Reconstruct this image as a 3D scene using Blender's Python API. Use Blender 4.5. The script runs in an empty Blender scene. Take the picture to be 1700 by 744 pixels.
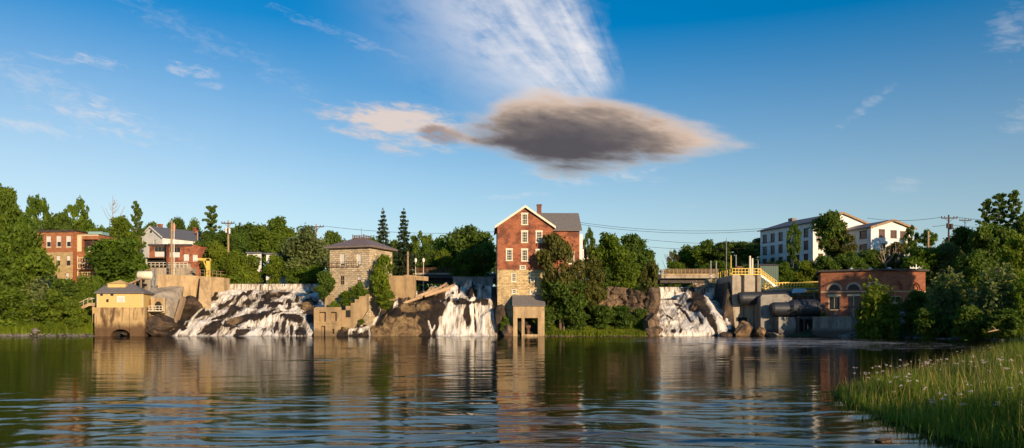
import bpy, math, random
import numpy as np
from mathutils import Vector, Matrix
R = math.radians
F, HOR, H, CX = 1334.0, 536.0, 2.2, 850.0
SC = bpy.context.scene
COL = SC.collection
def X(px, Y): return (px - CX) * Y / F
def Z(py, Y): return H + (HOR - py) * Y / F
SUN_AZ, SUN_EL = 31.0, 13.0     # degrees right of straight behind the viewer

# ------------------------------------------------------------------ noise
def _hash(i, j, seed):
    n = (i * 374761393 + j * 668265263 + seed * 974634777) & 0xffffffff
    n = ((n ^ (n >> 13)) * 1274126177) & 0xffffffff
    return ((n ^ (n >> 16)) & 0xffffff) / float(0xffffff)
def vnoise(x, y, seed=0):
    x = np.asarray(x, dtype=np.float64); y = np.asarray(y, dtype=np.float64)
    xi = np.floor(x).astype(np.int64); yi = np.floor(y).astype(np.int64)
    fx = x - xi; fy = y - yi
    fx = fx * fx * (3 - 2 * fx); fy = fy * fy * (3 - 2 * fy)
    a = _hash(xi, yi, seed); b = _hash(xi + 1, yi, seed)
    c = _hash(xi, yi + 1, seed); d = _hash(xi + 1, yi + 1, seed)
    return (a + (b - a) * fx) * (1 - fy) + (c + (d - c) * fx) * fy
def fbm(x, y, seed=0, octv=4):
    s = 0; a = .5; t = 0
    for k in range(octv):
        s = s + a * vnoise(np.asarray(x) * 2 ** k, np.asarray(y) * 2 ** k, seed + k * 17); t += a; a *= .5
    return s / t * 2 - 1
def cells(x, y, n, box, seed, stretch=(1, 1)):
    r = np.random.RandomState(seed)
    sx = r.uniform(box[0], box[1], n) * stretch[0]; sy = r.uniform(box[2], box[3], n) * stretch[1]
    val = r.uniform(-1, 1, n); gx = r.uniform(-1, 1, n); gy = r.uniform(-1, 1, n)
    sh = x.shape; xf = x.ravel() * stretch[0]; yf = y.ravel() * stretch[1]
    best = np.full(xf.shape, 1e9); idx = np.zeros(xf.shape, int)
    for i in range(n):
        d = (xf - sx[i]) ** 2 + (yf - sy[i]) ** 2
        m = d < best; best[m] = d[m]; idx[m] = i
    lx = xf - sx[idx]; ly = yf - sy[idx]
    return (val[idx]).reshape(sh), (gx[idx] * lx + gy[idx] * ly).reshape(sh)
def smooth(e0, e1, x):
    t = np.clip((np.asarray(x, dtype=float) - e0) / (e1 - e0), 0, 1); return t * t * (3 - 2 * t)

# ------------------------------------------------------------------ mesh building
class MB:
    def __init__(s): s.v = []; s.f = []; s.mi = []; s.cur = 0
    def add(s, vs, fs):
        b = len(s.v); s.v += [tuple(p) for p in vs]
        for f in fs: s.f.append(tuple(b + i for i in f)); s.mi.append(s.cur)
        return s
    def hexa(s, p):
        return s.add(p, [(0, 3, 2, 1), (4, 5, 6, 7), (0, 1, 5, 4), (1, 2, 6, 5), (2, 3, 7, 6), (3, 0, 4, 7)])
    def box(s, x0, x1, y0, y1, z0, z1):
        return s.hexa([(x0, y0, z0), (x1, y0, z0), (x1, y1, z0), (x0, y1, z0), (x0, y0, z1), (x1, y0, z1), (x1, y1, z1), (x0, y1, z1)])
    def prism(s, poly, z0, z1):
        n = len(poly)
        vs = [(x, y, z0) for x, y in poly] + [(x, y, z1) for x, y in poly]
        return s.add(vs, [tuple(range(n - 1, -1, -1)), tuple(range(n, 2 * n))] + [(i, (i + 1) % n, n + (i + 1) % n, n + i) for i in range(n)])
    def xprism(s, poly, y0, y1):      # polygon in x,z extruded along y
        n = len(poly)
        vs = [(x, y0, z) for x, z in poly] + [(x, y1, z) for x, z in poly]
        return s.add(vs, [tuple(range(n)), tuple(range(2 * n - 1, n - 1, -1))] + [((i + 1) % n, i, n + i, n + (i + 1) % n) for i in range(n)])
    def beam(s, p, q, w, h=None):
        h = h or w; p = Vector(p); q = Vector(q); d = (q - p).normalized()
        u = d.cross(Vector((0, 0, 1)))
        u = Vector((1, 0, 0)) if u.length < .05 else u.normalized()
        v = u.cross(d)
        c = [(-1, -1), (1, -1), (1, 1), (-1, 1)]
        return s.hexa([p + u * a * w / 2 + v * b * h / 2 for a, b in c] + [q + u * a * w / 2 + v * b * h / 2 for a, b in c])
    def tube(s, pts, rad, n=8, caps=True):
        pts = [Vector(p) for p in pts]
        if not hasattr(rad, '__len__'): rad = [rad] * len(pts)
        b = len(s.v); m = len(pts)
        for i, p in enumerate(pts):
            d = (pts[min(i + 1, m - 1)] - pts[max(i - 1, 0)]).normalized()
            u = d.cross(Vector((0, 0, 1)))
            u = d.cross(Vector((1, 0, 0))) if u.length < .1 else u
            u.normalize(); w = u.cross(d)
            for k in range(n):
                a = 2 * math.pi * k / n
                s.v.append(tuple(p + (u * math.cos(a) + w * math.sin(a)) * rad[i]))
        for i in range(m - 1):
            for k in range(n):
                k2 = (k + 1) % n
                s.f.append((b + i * n + k, b + i * n + k2, b + (i + 1) * n + k2, b + (i + 1) * n + k)); s.mi.append(s.cur)
        if caps:
            s.f.append(tuple(b + k for k in range(n))[::-1]); s.mi.append(s.cur)
            s.f.append(tuple(b + (m - 1) * n + k for k in range(n))); s.mi.append(s.cur)
        return s
    def poly(s, pts): return s.add(pts, [tuple(range(len(pts)))])
    def facade(s, A, B, z0, z1, ops=(), depth=.25):
        """wall plane from A to B seen from outside left to right, with real openings (u0,u1,z0,z1)"""
        A = Vector((A[0], A[1], 0)); B = Vector((B[0], B[1], 0)); L = (B - A).length; d = (B - A) / L
        n = Vector((d.y, -d.x, 0))
        us = sorted({0, L} | {round(t, 4) for o in ops for t in o[:2]}); zs = sorted({z0, z1} | {round(t, 4) for o in ops for t in o[2:4]})
        pt = lambda u, z, q=0: A + d * u + n * q + Vector((0, 0, z))
        for i in range(len(us) - 1):
            for j in range(len(zs) - 1):
                uc = (us[i] + us[i + 1]) / 2; zc = (zs[j] + zs[j + 1]) / 2
                if any(o[0] < uc < o[1] and o[2] < zc < o[3] for o in ops): continue
                s.poly([pt(us[i], zs[j]), pt(us[i + 1], zs[j]), pt(us[i + 1], zs[j + 1]), pt(us[i], zs[j + 1])])
        for o in ops:
            c = [(o[0], o[2]), (o[1], o[2]), (o[1], o[3]), (o[0], o[3])]
            for k in range(4):
                a, b2 = c[k], c[(k + 1) % 4]
                s.poly([pt(*a), pt(*a, -depth), pt(*b2, -depth), pt(*b2)])
        return s
    def build(s, name, mat, parent=None, smooth=False, bevel=0):
        me = bpy.data.meshes.new(name); me.from_pydata(s.v, [], s.f)
        mats = mat if isinstance(mat, (list, tuple)) else [mat]
        for m in mats: me.materials.append(m)
        if len(mats) > 1: me.polygons.foreach_set('material_index', s.mi)
        if smooth: me.polygons.foreach_set('use_smooth', [True] * len(me.polygons))
        o = bpy.data.objects.new(name, me); COL.objects.link(o)
        if parent is not None: o.parent = parent
        if bevel:
            b = o.modifiers.new('b', 'BEVEL'); b.width = bevel; b.segments = 1; b.limit_method = 'ANGLE'
        return o

def npmesh(name, V, Fq, mat, parent=None, smooth=False, tint=None, tri=False):
    me = bpy.data.meshes.new(name); k = 3 if tri else 4
    V = np.asarray(V, dtype=np.float32); Fq = np.asarray(Fq, dtype=np.int32)
    me.vertices.add(len(V)); me.vertices.foreach_set('co', V.ravel())
    me.loops.add(Fq.size); me.loops.foreach_set('vertex_index', Fq.ravel())
    me.polygons.add(len(Fq)); me.polygons.foreach_set('loop_start', np.arange(0, Fq.size, k, dtype=np.int32))
    me.update(calc_edges=True)
    if smooth: me.polygons.foreach_set('use_smooth', [True] * len(Fq))
    if tint is not None:
        at = me.attributes.new('tint', 'FLOAT', 'FACE'); at.data.foreach_set('value', np.asarray(tint, dtype=np.float32))
    for m in (mat if isinstance(mat, (list, tuple)) else [mat]): me.materials.append(m)
    o = bpy.data.objects.new(name, me); COL.objects.link(o)
    if parent is not None: o.parent = parent
    return o
def grid(name, XX, YY, ZZ, mat, parent=None, smooth=True, keep=None):
    n, m = XX.shape; V = np.stack([XX, YY, ZZ], -1).reshape(-1, 3)
    i = np.arange(n * m).reshape(n, m)
    Q = np.stack([i[:-1, :-1], i[:-1, 1:], i[1:, 1:], i[1:, :-1]], -1)
    Q = Q.reshape(-1, 4) if keep is None else Q[keep]
    return npmesh(name, V, Q, mat, parent, smooth)
def tag(o, label, cat, group=None, kind=None):
    if label: o['label'] = label
    if cat: o['category'] = cat
    if group: o['group'] = group
    if kind: o['kind'] = kind
    return o
def thing(name, label, cat, loc=(0, 0, 0), rz=0, group=None):
    o = bpy.data.objects.new(name, None); COL.objects.link(o)
    o.location = loc; o.rotation_euler = (0, 0, R(rz)); o.empty_display_size = .2
    return tag(o, label, cat, group)
def copy_tree(root, loc, rz=0, label=None, scale=None):
    r = root.copy(); COL.objects.link(r); r.location = loc; r.rotation_euler = (0, 0, R(rz))
    if scale: r.scale = scale
    if label: r['label'] = label
    for ch in root.children:
        c = ch.copy(); COL.objects.link(c); c.parent = r
        for g in ch.children:
            d = g.copy(); COL.objects.link(d); d.parent = c
    return r

# ------------------------------------------------------------------ materials
def newmat(name):
    m = bpy.data.materials.new(name); m.use_nodes = True
    nt = m.node_tree; return m, nt, nt.nodes['Principled BSDF']
def _ramp(nt, fac, cols, pos=None):
    r = nt.nodes.new('ShaderNodeValToRGB'); e = r.color_ramp.elements
    n = len(cols); pos = pos or [i / (n - 1) for i in range(n)]
    while len(e) < n: e.new(.5)
    for i in range(n): e[i].position = pos[i]; e[i].color = (*cols[i], 1)
    nt.links.new(fac, r.inputs[0]); return r.outputs[0]
def _coord(nt, scale=(1, 1, 1), world=False, rot=(0, 0, 0)):
    t = nt.nodes.new('ShaderNodeTexCoord'); m = nt.nodes.new('ShaderNodeMapping')
    m.inputs['Scale'].default_value = scale; m.inputs['Rotation'].default_value = rot
    if world:
        g = nt.nodes.new('ShaderNodeNewGeometry'); nt.links.new(g.outputs['Position'], m.inputs[0])
    else: nt.links.new(t.outputs['Object'], m.inputs[0])
    return m.outputs[0]
def _noise(nt, vec, scale=1, detail=5, rough=.6, dist=0):
    n = nt.nodes.new('ShaderNodeTexNoise'); n.inputs['Scale'].default_value = scale; n.inputs['Detail'].default_value = detail
    n.inputs['Roughness'].default_value = rough; n.inputs['Distortion'].default_value = dist
    nt.links.new(vec, n.inputs['Vector']); return n.outputs['Fac']
def _mix(nt, fac, a, b, mode='MIX'):
    n = nt.nodes.new('ShaderNodeMix'); n.data_type = 'RGBA'; n.blend_type = mode
    for s, v in ((n.inputs[0], fac), (n.inputs[6], a), (n.inputs[7], b)):
        if hasattr(v, 'links') or hasattr(v, 'is_linked'): nt.links.new(v, s)
        elif isinstance(v, tuple): s.default_value = (*v, 1)
        else: s.default_value = v
    return n.outputs[2]
def _math(nt, op, a, b=None, c=None, clamp=False):
    n = nt.nodes.new('ShaderNodeMath'); n.operation = op; n.use_clamp = clamp
    for i, v in enumerate((a, b, c)):
        if v is None: continue
        if hasattr(v, 'is_linked'): nt.links.new(v, n.inputs[i])
        else: n.inputs[i].default_value = v
    return n.outputs[0]
def _bump(nt, h, bs, dist=.1, strength=1):
    b = nt.nodes.new('ShaderNodeBump'); b.inputs['Distance'].default_value = dist; b.inputs['Strength'].default_value = strength
    nt.links.new(h, b.inputs['Height']); nt.links.new(b.outputs[0], bs.inputs['Normal'])
def plain(name, c, rough=.6, metal=0, var=.25, sc=1.5, bump=0):
    m, nt, bs = newmat(name)
    f = _noise(nt, _coord(nt, (1, 1, 1)), sc, 6, .65)
    d = tuple(x * (1 - var) for x in c); l = tuple(min(1, x * (1 + var)) for x in c)
    nt.links.new(_ramp(nt, f, [d, l], [.3, .7]), bs.inputs['Base Color'])
    bs.inputs['Roughness'].default_value = rough; bs.inputs['Metallic'].default_value = metal
    if bump: _bump(nt, f, bs, bump)
    return m
def concrete(name, base, dark, streak=.6, stain=None):
    m, nt, bs = newmat(name)
    a = _noise(nt, _coord(nt, (.75, .75, .17)), 1, 7, .68, .4)
    b = _noise(nt, _coord(nt, (1, 1, 1.6)), .5, 7, .72)
    c = _noise(nt, _coord(nt, (1, 1, 1)), 5, 3, .6)
    col = _ramp(nt, b, [tuple(x * .72 for x in base), base, tuple(min(.9, x * 1.18) for x in base)], [.3, .5, .68])
    col = _mix(nt, _math(nt, 'MULTIPLY', _ramp(nt, a, [(0, 0, 0), (1, 1, 1)], [.46, .6]), streak), col, dark)
    col = _mix(nt, _math(nt, 'MULTIPLY', _ramp(nt, c, [(0, 0, 0), (1, 1, 1)], [.45, .75]), .35), col, tuple(x * .6 for x in base))
    if stain:      # damp, weed-stained band near the water
        s = nt.nodes.new('ShaderNodeSeparateXYZ'); g = nt.nodes.new('ShaderNodeNewGeometry'); nt.links.new(g.outputs['Position'], s.inputs[0])
        zz = _math(nt, 'ADD', s.outputs[2], _math(nt, 'MULTIPLY', _math(nt, 'SUBTRACT', a, .5), stain * 2.2))
        k = _ramp(nt, _math(nt, 'DIVIDE', zz, stain * 2), [(1, 1, 1), (0, 0, 0)], [.38, .7])
        col = _mix(nt, _math(nt, 'MULTIPLY', k, .9), col, dark)
    nt.links.new(col, bs.inputs['Base Color']); bs.inputs['Roughness'].default_value = .85
    _bump(nt, _math(nt, 'ADD', b, c), bs, .06)
    return m
def masonry(name, c1, c2, mortar, w, h, blotch, bl_amt=.6, size=.02, bumpd=.03, sc=.35):
    m, nt, bs = newmat(name)
    t = nt.nodes.new('ShaderNodeTexCoord'); s = nt.nodes.new('ShaderNodeSeparateXYZ'); nt.links.new(t.outputs['Object'], s.inputs[0])
    cb = nt.nodes.new('ShaderNodeCombineXYZ'); nt.links.new(_math(nt, 'ADD', s.outputs[0], s.outputs[1]), cb.inputs[0]); nt.links.new(s.outputs[2], cb.inputs[1])
    b = nt.nodes.new('ShaderNodeTexBrick'); nt.links.new(cb.outputs[0], b.inputs[0])
    b.inputs['Color1'].default_value = (*c1, 1); b.inputs['Color2'].default_value = (*c2, 1); b.inputs['Mortar'].default_value = (*mortar, 1)
    b.inputs['Scale'].default_value = 1; b.inputs['Brick Width'].default_value = w; b.inputs['Row Height'].default_value = h
    b.inputs['Mortar Size'].default_value = size; b.inputs['Bias'].default_value = 0
    f = _noise(nt, t.outputs['Object'], sc, 7, .72); f2 = _noise(nt, _coord(nt, (1.2, 1.2, 3.5)), .9, 5, .7)
    k = _ramp(nt, f, [(0, 0, 0), (1, 1, 1)], [.47, .58])
    col = _mix(nt, _math(nt, 'MULTIPLY', k, bl_amt), b.outputs[0], blotch)
    k2 = _ramp(nt, f2, [(.62, .62, .62), (1.25, 1.25, 1.25)], [.33, .7])
    col = _mix(nt, 1.0, col, k2, 'MULTIPLY')
    nt.links.new(col, bs.inputs['Base Color']); bs.inputs['Roughness'].default_value = .85
    _bump(nt, _math(nt, 'ADD', b.outputs['Fac'], f2), bs, bumpd, .8)
    return m
def rock_mat(name, cols, pos=None, wet=0, moss=None, sc=.5):
    m, nt, bs = newmat(name)
    v = _coord(nt)
    f = _noise(nt, v, sc, 8, .68, .4); g = _noise(nt, _coord(nt, (1, 1, 2.5)), sc * 5, 6, .7)
    col = _ramp(nt, f, cols, pos)
    col = _mix(nt, 1.0, col, _ramp(nt, g, [(.45, .45, .45), (1.3, 1.3, 1.3)], [.3, .7]), 'MULTIPLY')
    vo = nt.nodes.new('ShaderNodeTexVoronoi'); vo.feature = 'DISTANCE_TO_EDGE'; vo.inputs['Scale'].default_value = sc * .9
    nz = nt.nodes.new('ShaderNodeTexNoise'); nz.inputs['Scale'].default_value = 1.0; nt.links.new(v, nz.inputs['Vector'])
    vv = _mix(nt, .45, v, nz.outputs['Color']); nt.links.new(vv, vo.inputs['Vector'])
    crack = _ramp(nt, vo.outputs['Distance'], [(.25, .22, .2), (1, 1, 1)], [.0, .035])
    col = _mix(nt, .75, col, _mix(nt, 1.0, col, crack, 'MULTIPLY'))
    if moss: col = _mix(nt, _ramp(nt, _noise(nt, v, .7, 4), [(0, 0, 0), (1, 1, 1)], [.55, .62]), col, moss)
    nt.links.new(col, bs.inputs['Base Color']); bs.inputs['Roughness'].default_value = .9 - .55 * wet
    _bump(nt, _math(nt, 'ADD', _math(nt, 'MULTIPLY', f, 1.4), g), bs, .22)
    return m
def leaf_mat(name, c, c2, trans=.35, hue_amt=.5):
    m, nt, bs = newmat(name)
    oi = nt.nodes.new('ShaderNodeObjectInfo'); at = nt.nodes.new('ShaderNodeAttribute'); at.attribute_name = 'tint'
    col = _mix(nt, _math(nt, 'MULTIPLY', oi.outputs['Random'], hue_amt), c, c2)
    k = _ramp(nt, at.outputs['Fac'], [(.5, .55, .5), (1, 1, 1), (1.55, 1.4, 1.0)], [0, .55, 1])
    col = _mix(nt, 1.0, col, k, 'MULTIPLY')
    nt.links.new(col, bs.inputs['Base Color']); bs.inputs['Roughness'].default_value = .6
    bs.inputs['Specular IOR Level'].default_value = .15
    tr = nt.nodes.new('ShaderNodeBsdfTranslucent')
    nt.links.new(_mix(nt, 1.0, col, (1.3, 1.45, .6), 'MULTIPLY'), tr.inputs[0])
    mx = nt.nodes.new('ShaderNodeMixShader'); mx.inputs[0].default_value = trans
    nt.links.new(bs.outputs[0], mx.inputs[1]); nt.links.new(tr.outputs[0], mx.inputs[2])
    nt.links.new(mx.outputs[0], nt.nodes['Material Output'].inputs['Surface'])
    return m

M = {}
M['brick'] = masonry('red_brick', (.52, .15, .06), (.4, .11, .045), (.36, .17, .1), .24, .085, (.13, .045, .03), .8, .012, .02, .5)
M['orange_brick'] = masonry('orange_brick', (.50, .17, .055), (.42, .14, .05), (.38, .2, .11), .24, .085, (.34, .13, .06), .4, .012, .02)
M['dull_brick'] = masonry('dull_brick', (.27, .085, .055), (.2, .065, .045), (.2, .11, .08), .24, .085, (.14, .06, .045), .5, .012, .02)
M['cream_brick'] = masonry('cream_painted_brick', (.58, .42, .2), (.54, .39, .19), (.46, .34, .17), .24, .085, (.48, .33, .16), .4, .01, .02)
M['rubble'] = masonry('rubble_stone', (.86, .64, .32), (.6, .44, .22), (.42, .31, .18), .62, .26, (.2, .15, .1), .7, .03, .06, .45)
M['ashlar'] = masonry('rough_ashlar', (.74, .6, .4), (.54, .43, .29), (.3, .24, .17), .75, .36, (.34, .25, .16), .55, .03, .06, .5)
M['concrete'] = concrete('weathered_concrete', (.42, .36, .28), (.12, .09, .06), .55, 1.2)
M['tan_concrete'] = concrete('tan_concrete', (.5, .36, .2), (.2, .125, .065), .6)
M['stained_concrete'] = concrete('rust_stained_concrete', (.52, .36, .17), (.09, .045, .02), 1.0, 1.6)
M['grey_concrete'] = concrete('grey_concrete', (.3, .28, .25), (.08, .07, .06), .6, 1.0)
M['ochre_wall'] = concrete('ochre_rendered_wall', (.38, .265, .14), (.16, .11, .06), .55, .8)
M['yellow'] = plain('yellow_clapboard', (.68, .48, .18), .6, 0, .1, 3, .01)
M['yellow_paint'] = plain('yellow_safety_paint', (.72, .47, .04), .45, 0, .15)
M['yellow_faded'] = plain('faded_yellow_steel', (.66, .46, .1), .5, 0, .25)
M['white'] = plain('white_paint', (.78, .76, .72), .5, 0, .06, 2)
M['cream'] = plain('cream_trim', (.62, .52, .34), .6, 0, .12)
M['offwhite'] = plain('old_white_trim', (.72, .66, .52), .6, 0, .1)
M['grey_roof'] = plain('grey_shingles', (.17, .155, .15), .85, 0, .3, 4, .03)
M['slate'] = plain('slate_roof', (.12, .125, .15), .7, 0, .3, 5, .02)
M['brown_roof'] = plain('brown_tin_roof', (.2, .15, .135), .55, 0, .3, 2.5, .02)
M['dark_roof'] = plain('dark_flat_roof', (.06, .05, .045), .8, 0, .3)
M['dark'] = plain('dark_interior', (.018, .016, .014), .9)
M['steel'] = plain('painted_dark_pipe', (.028, .032, .04), .5, .1, .35, .8, .01)
M['grey_steel'] = plain('galvanised_steel', (.4, .38, .35), .4, .6, .2)
M['rust'] = plain('rusty_iron', (.16, .08, .045), .8, .2, .4, 4)
M['wood'] = plain('weathered_wood', (.3, .2, .12), .85, 0, .35, 3, .02)
M['driftwood'] = plain('bleached_driftwood', (.48, .33, .2), .85, 0, .3, 4, .02)
M['pole_wood'] = plain('utility_pole_wood', (.36, .24, .14), .85, 0, .25, 3)
M['dark_pole'] = plain('dark_creosote_pole', (.07, .05, .04), .85, 0, .25, 3)
M['green_paint'] = plain('dark_green_metal', (.015, .06, .045), .5, .1, .2)
M['teal'] = plain('pale_teal_metal', (.25, .42, .42), .6, 0, .1)
M['bark'] = plain('bark', (.14, .1, .07), .9, 0, .35, 4, .03)
M['pale_bark'] = plain('pale_bark', (.33, .26, .19), .9, 0, .3, 4, .02)
M['black'] = plain('black_rubber', (.02, .02, .02), .7)
M['skin'] = plain('skin', (.5, .28, .19), .6, 0, .05)
M['hair'] = plain('brown_hair', (.06, .035, .02), .8)
M['blue_cloth'] = plain('blue_cloth', (.05, .1, .28), .9)
M['tan_cloth'] = plain('tan_cloth', (.42, .3, .2), .9)
M['peach_cloth'] = plain('peach_cloth', (.7, .3, .2), .9)
m, nt, bs = newmat('window_glass')
bs.inputs['Base Color'].default_value = (.015, .017, .02, 1); bs.inputs['Roughness'].default_value = .08
_bump(nt, _noise(nt, _coord(nt), 1.2, 2), bs, .02); M['glass'] = m
m, nt, bs = newmat('boarded_dusky_glass'); bs.inputs['Roughness'].default_value = .35
nt.links.new(_ramp(nt, _noise(nt, _coord(nt, world=True), .9, 3), [(.03, .02, .018), (.11, .05, .035)], [.35, .65]), bs.inputs['Base Color']); M['dull_glass'] = m
M['dark_pane'] = plain('dark_grimy_pane', (.012, .015, .018), .5)
M['blind'] = plain('pale_window_blind', (.6, .6, .58), .6, 0, .1, 2)
# white clapboard, the lower part with paint peeled to brown boards
def clapboard(name, peel):
    m, nt, bs = newmat(name)
    t = nt.nodes.new('ShaderNodeTexCoord'); s = nt.nodes.new('ShaderNodeSeparateXYZ'); nt.links.new(t.outputs['Object'], s.inputs[0])
    saw = _math(nt, 'FRACT', _math(nt, 'MULTIPLY', s.outputs[2], 5))
    f = _noise(nt, _coord(nt, (.7, .7, 3)), 1.2, 6, .7)
    col = _ramp(nt, _noise(nt, t.outputs['Object'], .6, 5), [(.66, .66, .66), (.8, .8, .79)], [.35, .6])
    if peel:
        k = _ramp(nt, _math(nt, 'ADD', f, _math(nt, 'MULTIPLY', _math(nt, 'SUBTRACT', peel, s.outputs[2]), .3, None), True), [(0, 0, 0), (1, 1, 1)], [.5, .56])
        k = _mix(nt, 1.0, k, _ramp(nt, _math(nt, 'DIVIDE', s.outputs[2], peel), [(1, 1, 1), (0, 0, 0)], [.85, 1.0]), 'MULTIPLY')
        col = _mix(nt, k, col, (.26, .15, .1))
    nt.links.new(col, bs.inputs['Base Color']); bs.inputs['Roughness'].default_value = .6
    _bump(nt, saw, bs, .03, .6)
    return m
M['clap'] = clapboard('white_clapboard', 0); M['peel'] = clapboard('peeling_white_clapboard', 2.6)
M['cream_clap'] = plain('cream_board', (.66, .56, .38), .7, 0, .1, 3)
# rocks
M['wet_rock'] = rock_mat('wet_dark_rock', [(.022, .018, .014), (.06, .04, .026), (.13, .08, .045), (.22, .13, .07)], [.3, .48, .6, .75], .35)
M['tan_rock'] = rock_mat('mottled_tan_rock', [(.05, .032, .02), (.17, .105, .055), (.34, .22, .12), (.42, .29, .17)], [.3, .46, .56, .72], .05)  # noise mottles it from dark brown to tan
def falls_rock():
    m = rock_mat('wet_and_dry_ledge_rock', [(.09, .055, .03), (.3, .19, .09), (.5, .34, .165), (.58, .42, .23)], [.3, .46, .58, .74], .05, None, .9)
    nt = m.node_tree; bs = nt.nodes['Principled BSDF']; src = bs.inputs['Base Color'].links[0].from_socket
    at = nt.nodes.new('ShaderNodeAttribute'); at.attribute_name = 'wet'
    k = _math(nt, 'ADD', at.outputs['Fac'], _math(nt, 'MULTIPLY', _math(nt, 'SUBTRACT', _noise(nt, _coord(nt), .9, 6, .7), .5), .9), None, True)
    dk = _ramp(nt, _noise(nt, _coord(nt), .7, 7, .7), [(.013, .01, .008), (.038, .025, .017), (.11, .066, .036)], [.35, .52, .7])
    nt.links.new(_mix(nt, _ramp(nt, k, [(0, 0, 0), (1, 1, 1)], [.12, .42]), src, dk), bs.inputs['Base Color'])
    bs.inputs['Roughness'].default_value = .55
    for n_ in nt.nodes:
        if n_.type == 'BUMP': n_.inputs['Distance'].default_value = .45
    return m
M['falls_rock'] = falls_rock()
M['grey_rock'] = rock_mat('grey_riprap', [(.14, .125, .11), (.24, .21, .18), (.38, .34, .3)], [.3, .5, .7], 0)
M['cliff'] = rock_mat('cliff_rock', [(.04, .028, .02), (.13, .09, .06), (.25, .165, .105), (.42, .24, .09)], [.3, .46, .6, .74], 0, None, .4)
# falling white water
def whitewater(name, thin=.5):
    m, nt, bs = newmat(name)
    a = _noise(nt, _coord(nt, (3.4, .45, .45)), 1.0, 6, .7, .25); b = _noise(nt, _coord(nt, (1.3, .35, .35)), 1, 4, .6, .5)
    k = _math(nt, 'ADD', _math(nt, 'MULTIPLY', a, .6), _math(nt, 'MULTIPLY', b, .4))
    fa = nt.nodes.new('ShaderNodeAttribute'); fa.attribute_name = 'flow'
    if thin == .5: k = _math(nt, 'ADD', k, _math(nt, 'MULTIPLY', _math(nt, 'SUBTRACT', fa.outputs['Fac'], .55), .1))
    nt.links.new(_ramp(nt, k, [(.07, .05, .033), (.3, .25, .19), (.66, .61, .54), (.82, .79, .73)], [.37, .43 + .05 * thin, .5 + .06 * thin, .6 + .06 * thin]), bs.inputs['Base Color'])
    bs.inputs['Roughness'].default_value = .45
    bs.inputs['Specular IOR Level'].default_value = .3
    _bump(nt, a, bs, .07)
    return m
M['falls'] = whitewater('falling_white_water', .5); M['veil'] = whitewater('thin_water_veil', .75)
# ground
m, nt, bs = newmat('undergrowth_ground')
f = _noise(nt, _coord(nt, world=True), .25, 8, .7)
nt.links.new(_ramp(nt, f, [(.022, .03, .012), (.04, .06, .018), (.1, .08, .045)], [.35, .55, .75]), bs.inputs['Base Color']); bs.inputs['Roughness'].default_value = .95
_bump(nt, f, bs, .4); M['ground'] = m
m, nt, bs = newmat('grassy_shore')
f = _noise(nt, _coord(nt, world=True), .8, 8, .7)
nt.links.new(_ramp(nt, f, [(.05, .085, .015), (.1, .15, .025), (.2, .16, .09)], [.35, .55, .75]), bs.inputs['Base Color']); bs.inputs['Roughness'].default_value = .95
_bump(nt, f, bs, .1); M['shore'] = m
M['leafA'] = leaf_mat('leaves_green', (.12, .195, .024), (.18, .225, .028), .47)
M['leafB'] = leaf_mat('leaves_dark_green', (.09, .15, .026), (.135, .185, .032), .42)
M['leafC'] = leaf_mat('leaves_yellow_green', (.15, .21, .02), (.19, .22, .028), .42)
M['leafD'] = leaf_mat('leaves_olive_brown', (.11, .12, .028), (.15, .125, .038), .35)
M['leafE'] = leaf_mat('leaves_grey_green', (.15, .19, .07), (.16, .2, .075), .38)
M['needle'] = leaf_mat('spruce_needles', (.026, .045, .018), (.04, .055, .02), .15)
M['grass'] = leaf_mat('grass_blades', (.13, .18, .03), (.13, .18, .03), .45, 0)
M['dry_grass'] = leaf_mat('dry_grass_stems', (.3, .25, .1), (.3, .25, .1), .3, 0)
m, nt, bs = newmat('flower_heads'); bs.inputs['Roughness'].default_value = .8
nt.links.new(_ramp(nt, _noise(nt, _coord(nt), 3, 2), [(.5, .4, .42), (.72, .66, .64)]), bs.inputs['Base Color']); M['flower'] = m

# river water: dark, glossy, fine ripples; foam flecks drifting below the right falls
m, nt, bs = newmat('river_water')
geo = nt.nodes.new('ShaderNodeNewGeometry')
def wcoord(sc):
    mp = nt.nodes.new('ShaderNodeMapping'); mp.inputs['Scale'].default_value = sc; nt.links.new(geo.outputs['Position'], mp.inputs[0]); return mp.outputs[0]
r1 = _noise(nt, wcoord((1.0, 2.2, 1)), 3.2, 4, .6, .3); r2 = _noise(nt, wcoord((.6, 1.1, 1)), .55, 3, .5, .3)
patch = _noise(nt, wcoord((.02, .05, 1)), 1, 3, .5)
sep = nt.nodes.new('ShaderNodeSeparateXYZ'); nt.links.new(geo.outputs['Position'], sep.inputs[0])
fo = _noise(nt, wcoord((.16, .9, 1)), 1.0, 6, .68, .5); fine = _noise(nt, wcoord((2.2, 5, 1)), 1, 3, .6)
dx = _math(nt, 'DIVIDE', _math(nt, 'SUBTRACT', sep.outputs[0], 30.), 22.); dy = _math(nt, 'DIVIDE', _math(nt, 'SUBTRACT', sep.outputs[1], 95.), 40.)
zone = _math(nt, 'SUBTRACT', 1, _math(nt, 'ADD', _math(nt, 'MULTIPLY', dx, dx), _math(nt, 'MULTIPLY', dy, dy)), None, True)
lvl = _math(nt, 'ADD', _math(nt, 'ADD', fo, _math(nt, 'MULTIPLY', zone, .23)), _math(nt, 'MULTIPLY', _math(nt, 'SUBTRACT', fine, .5), .35))
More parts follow.
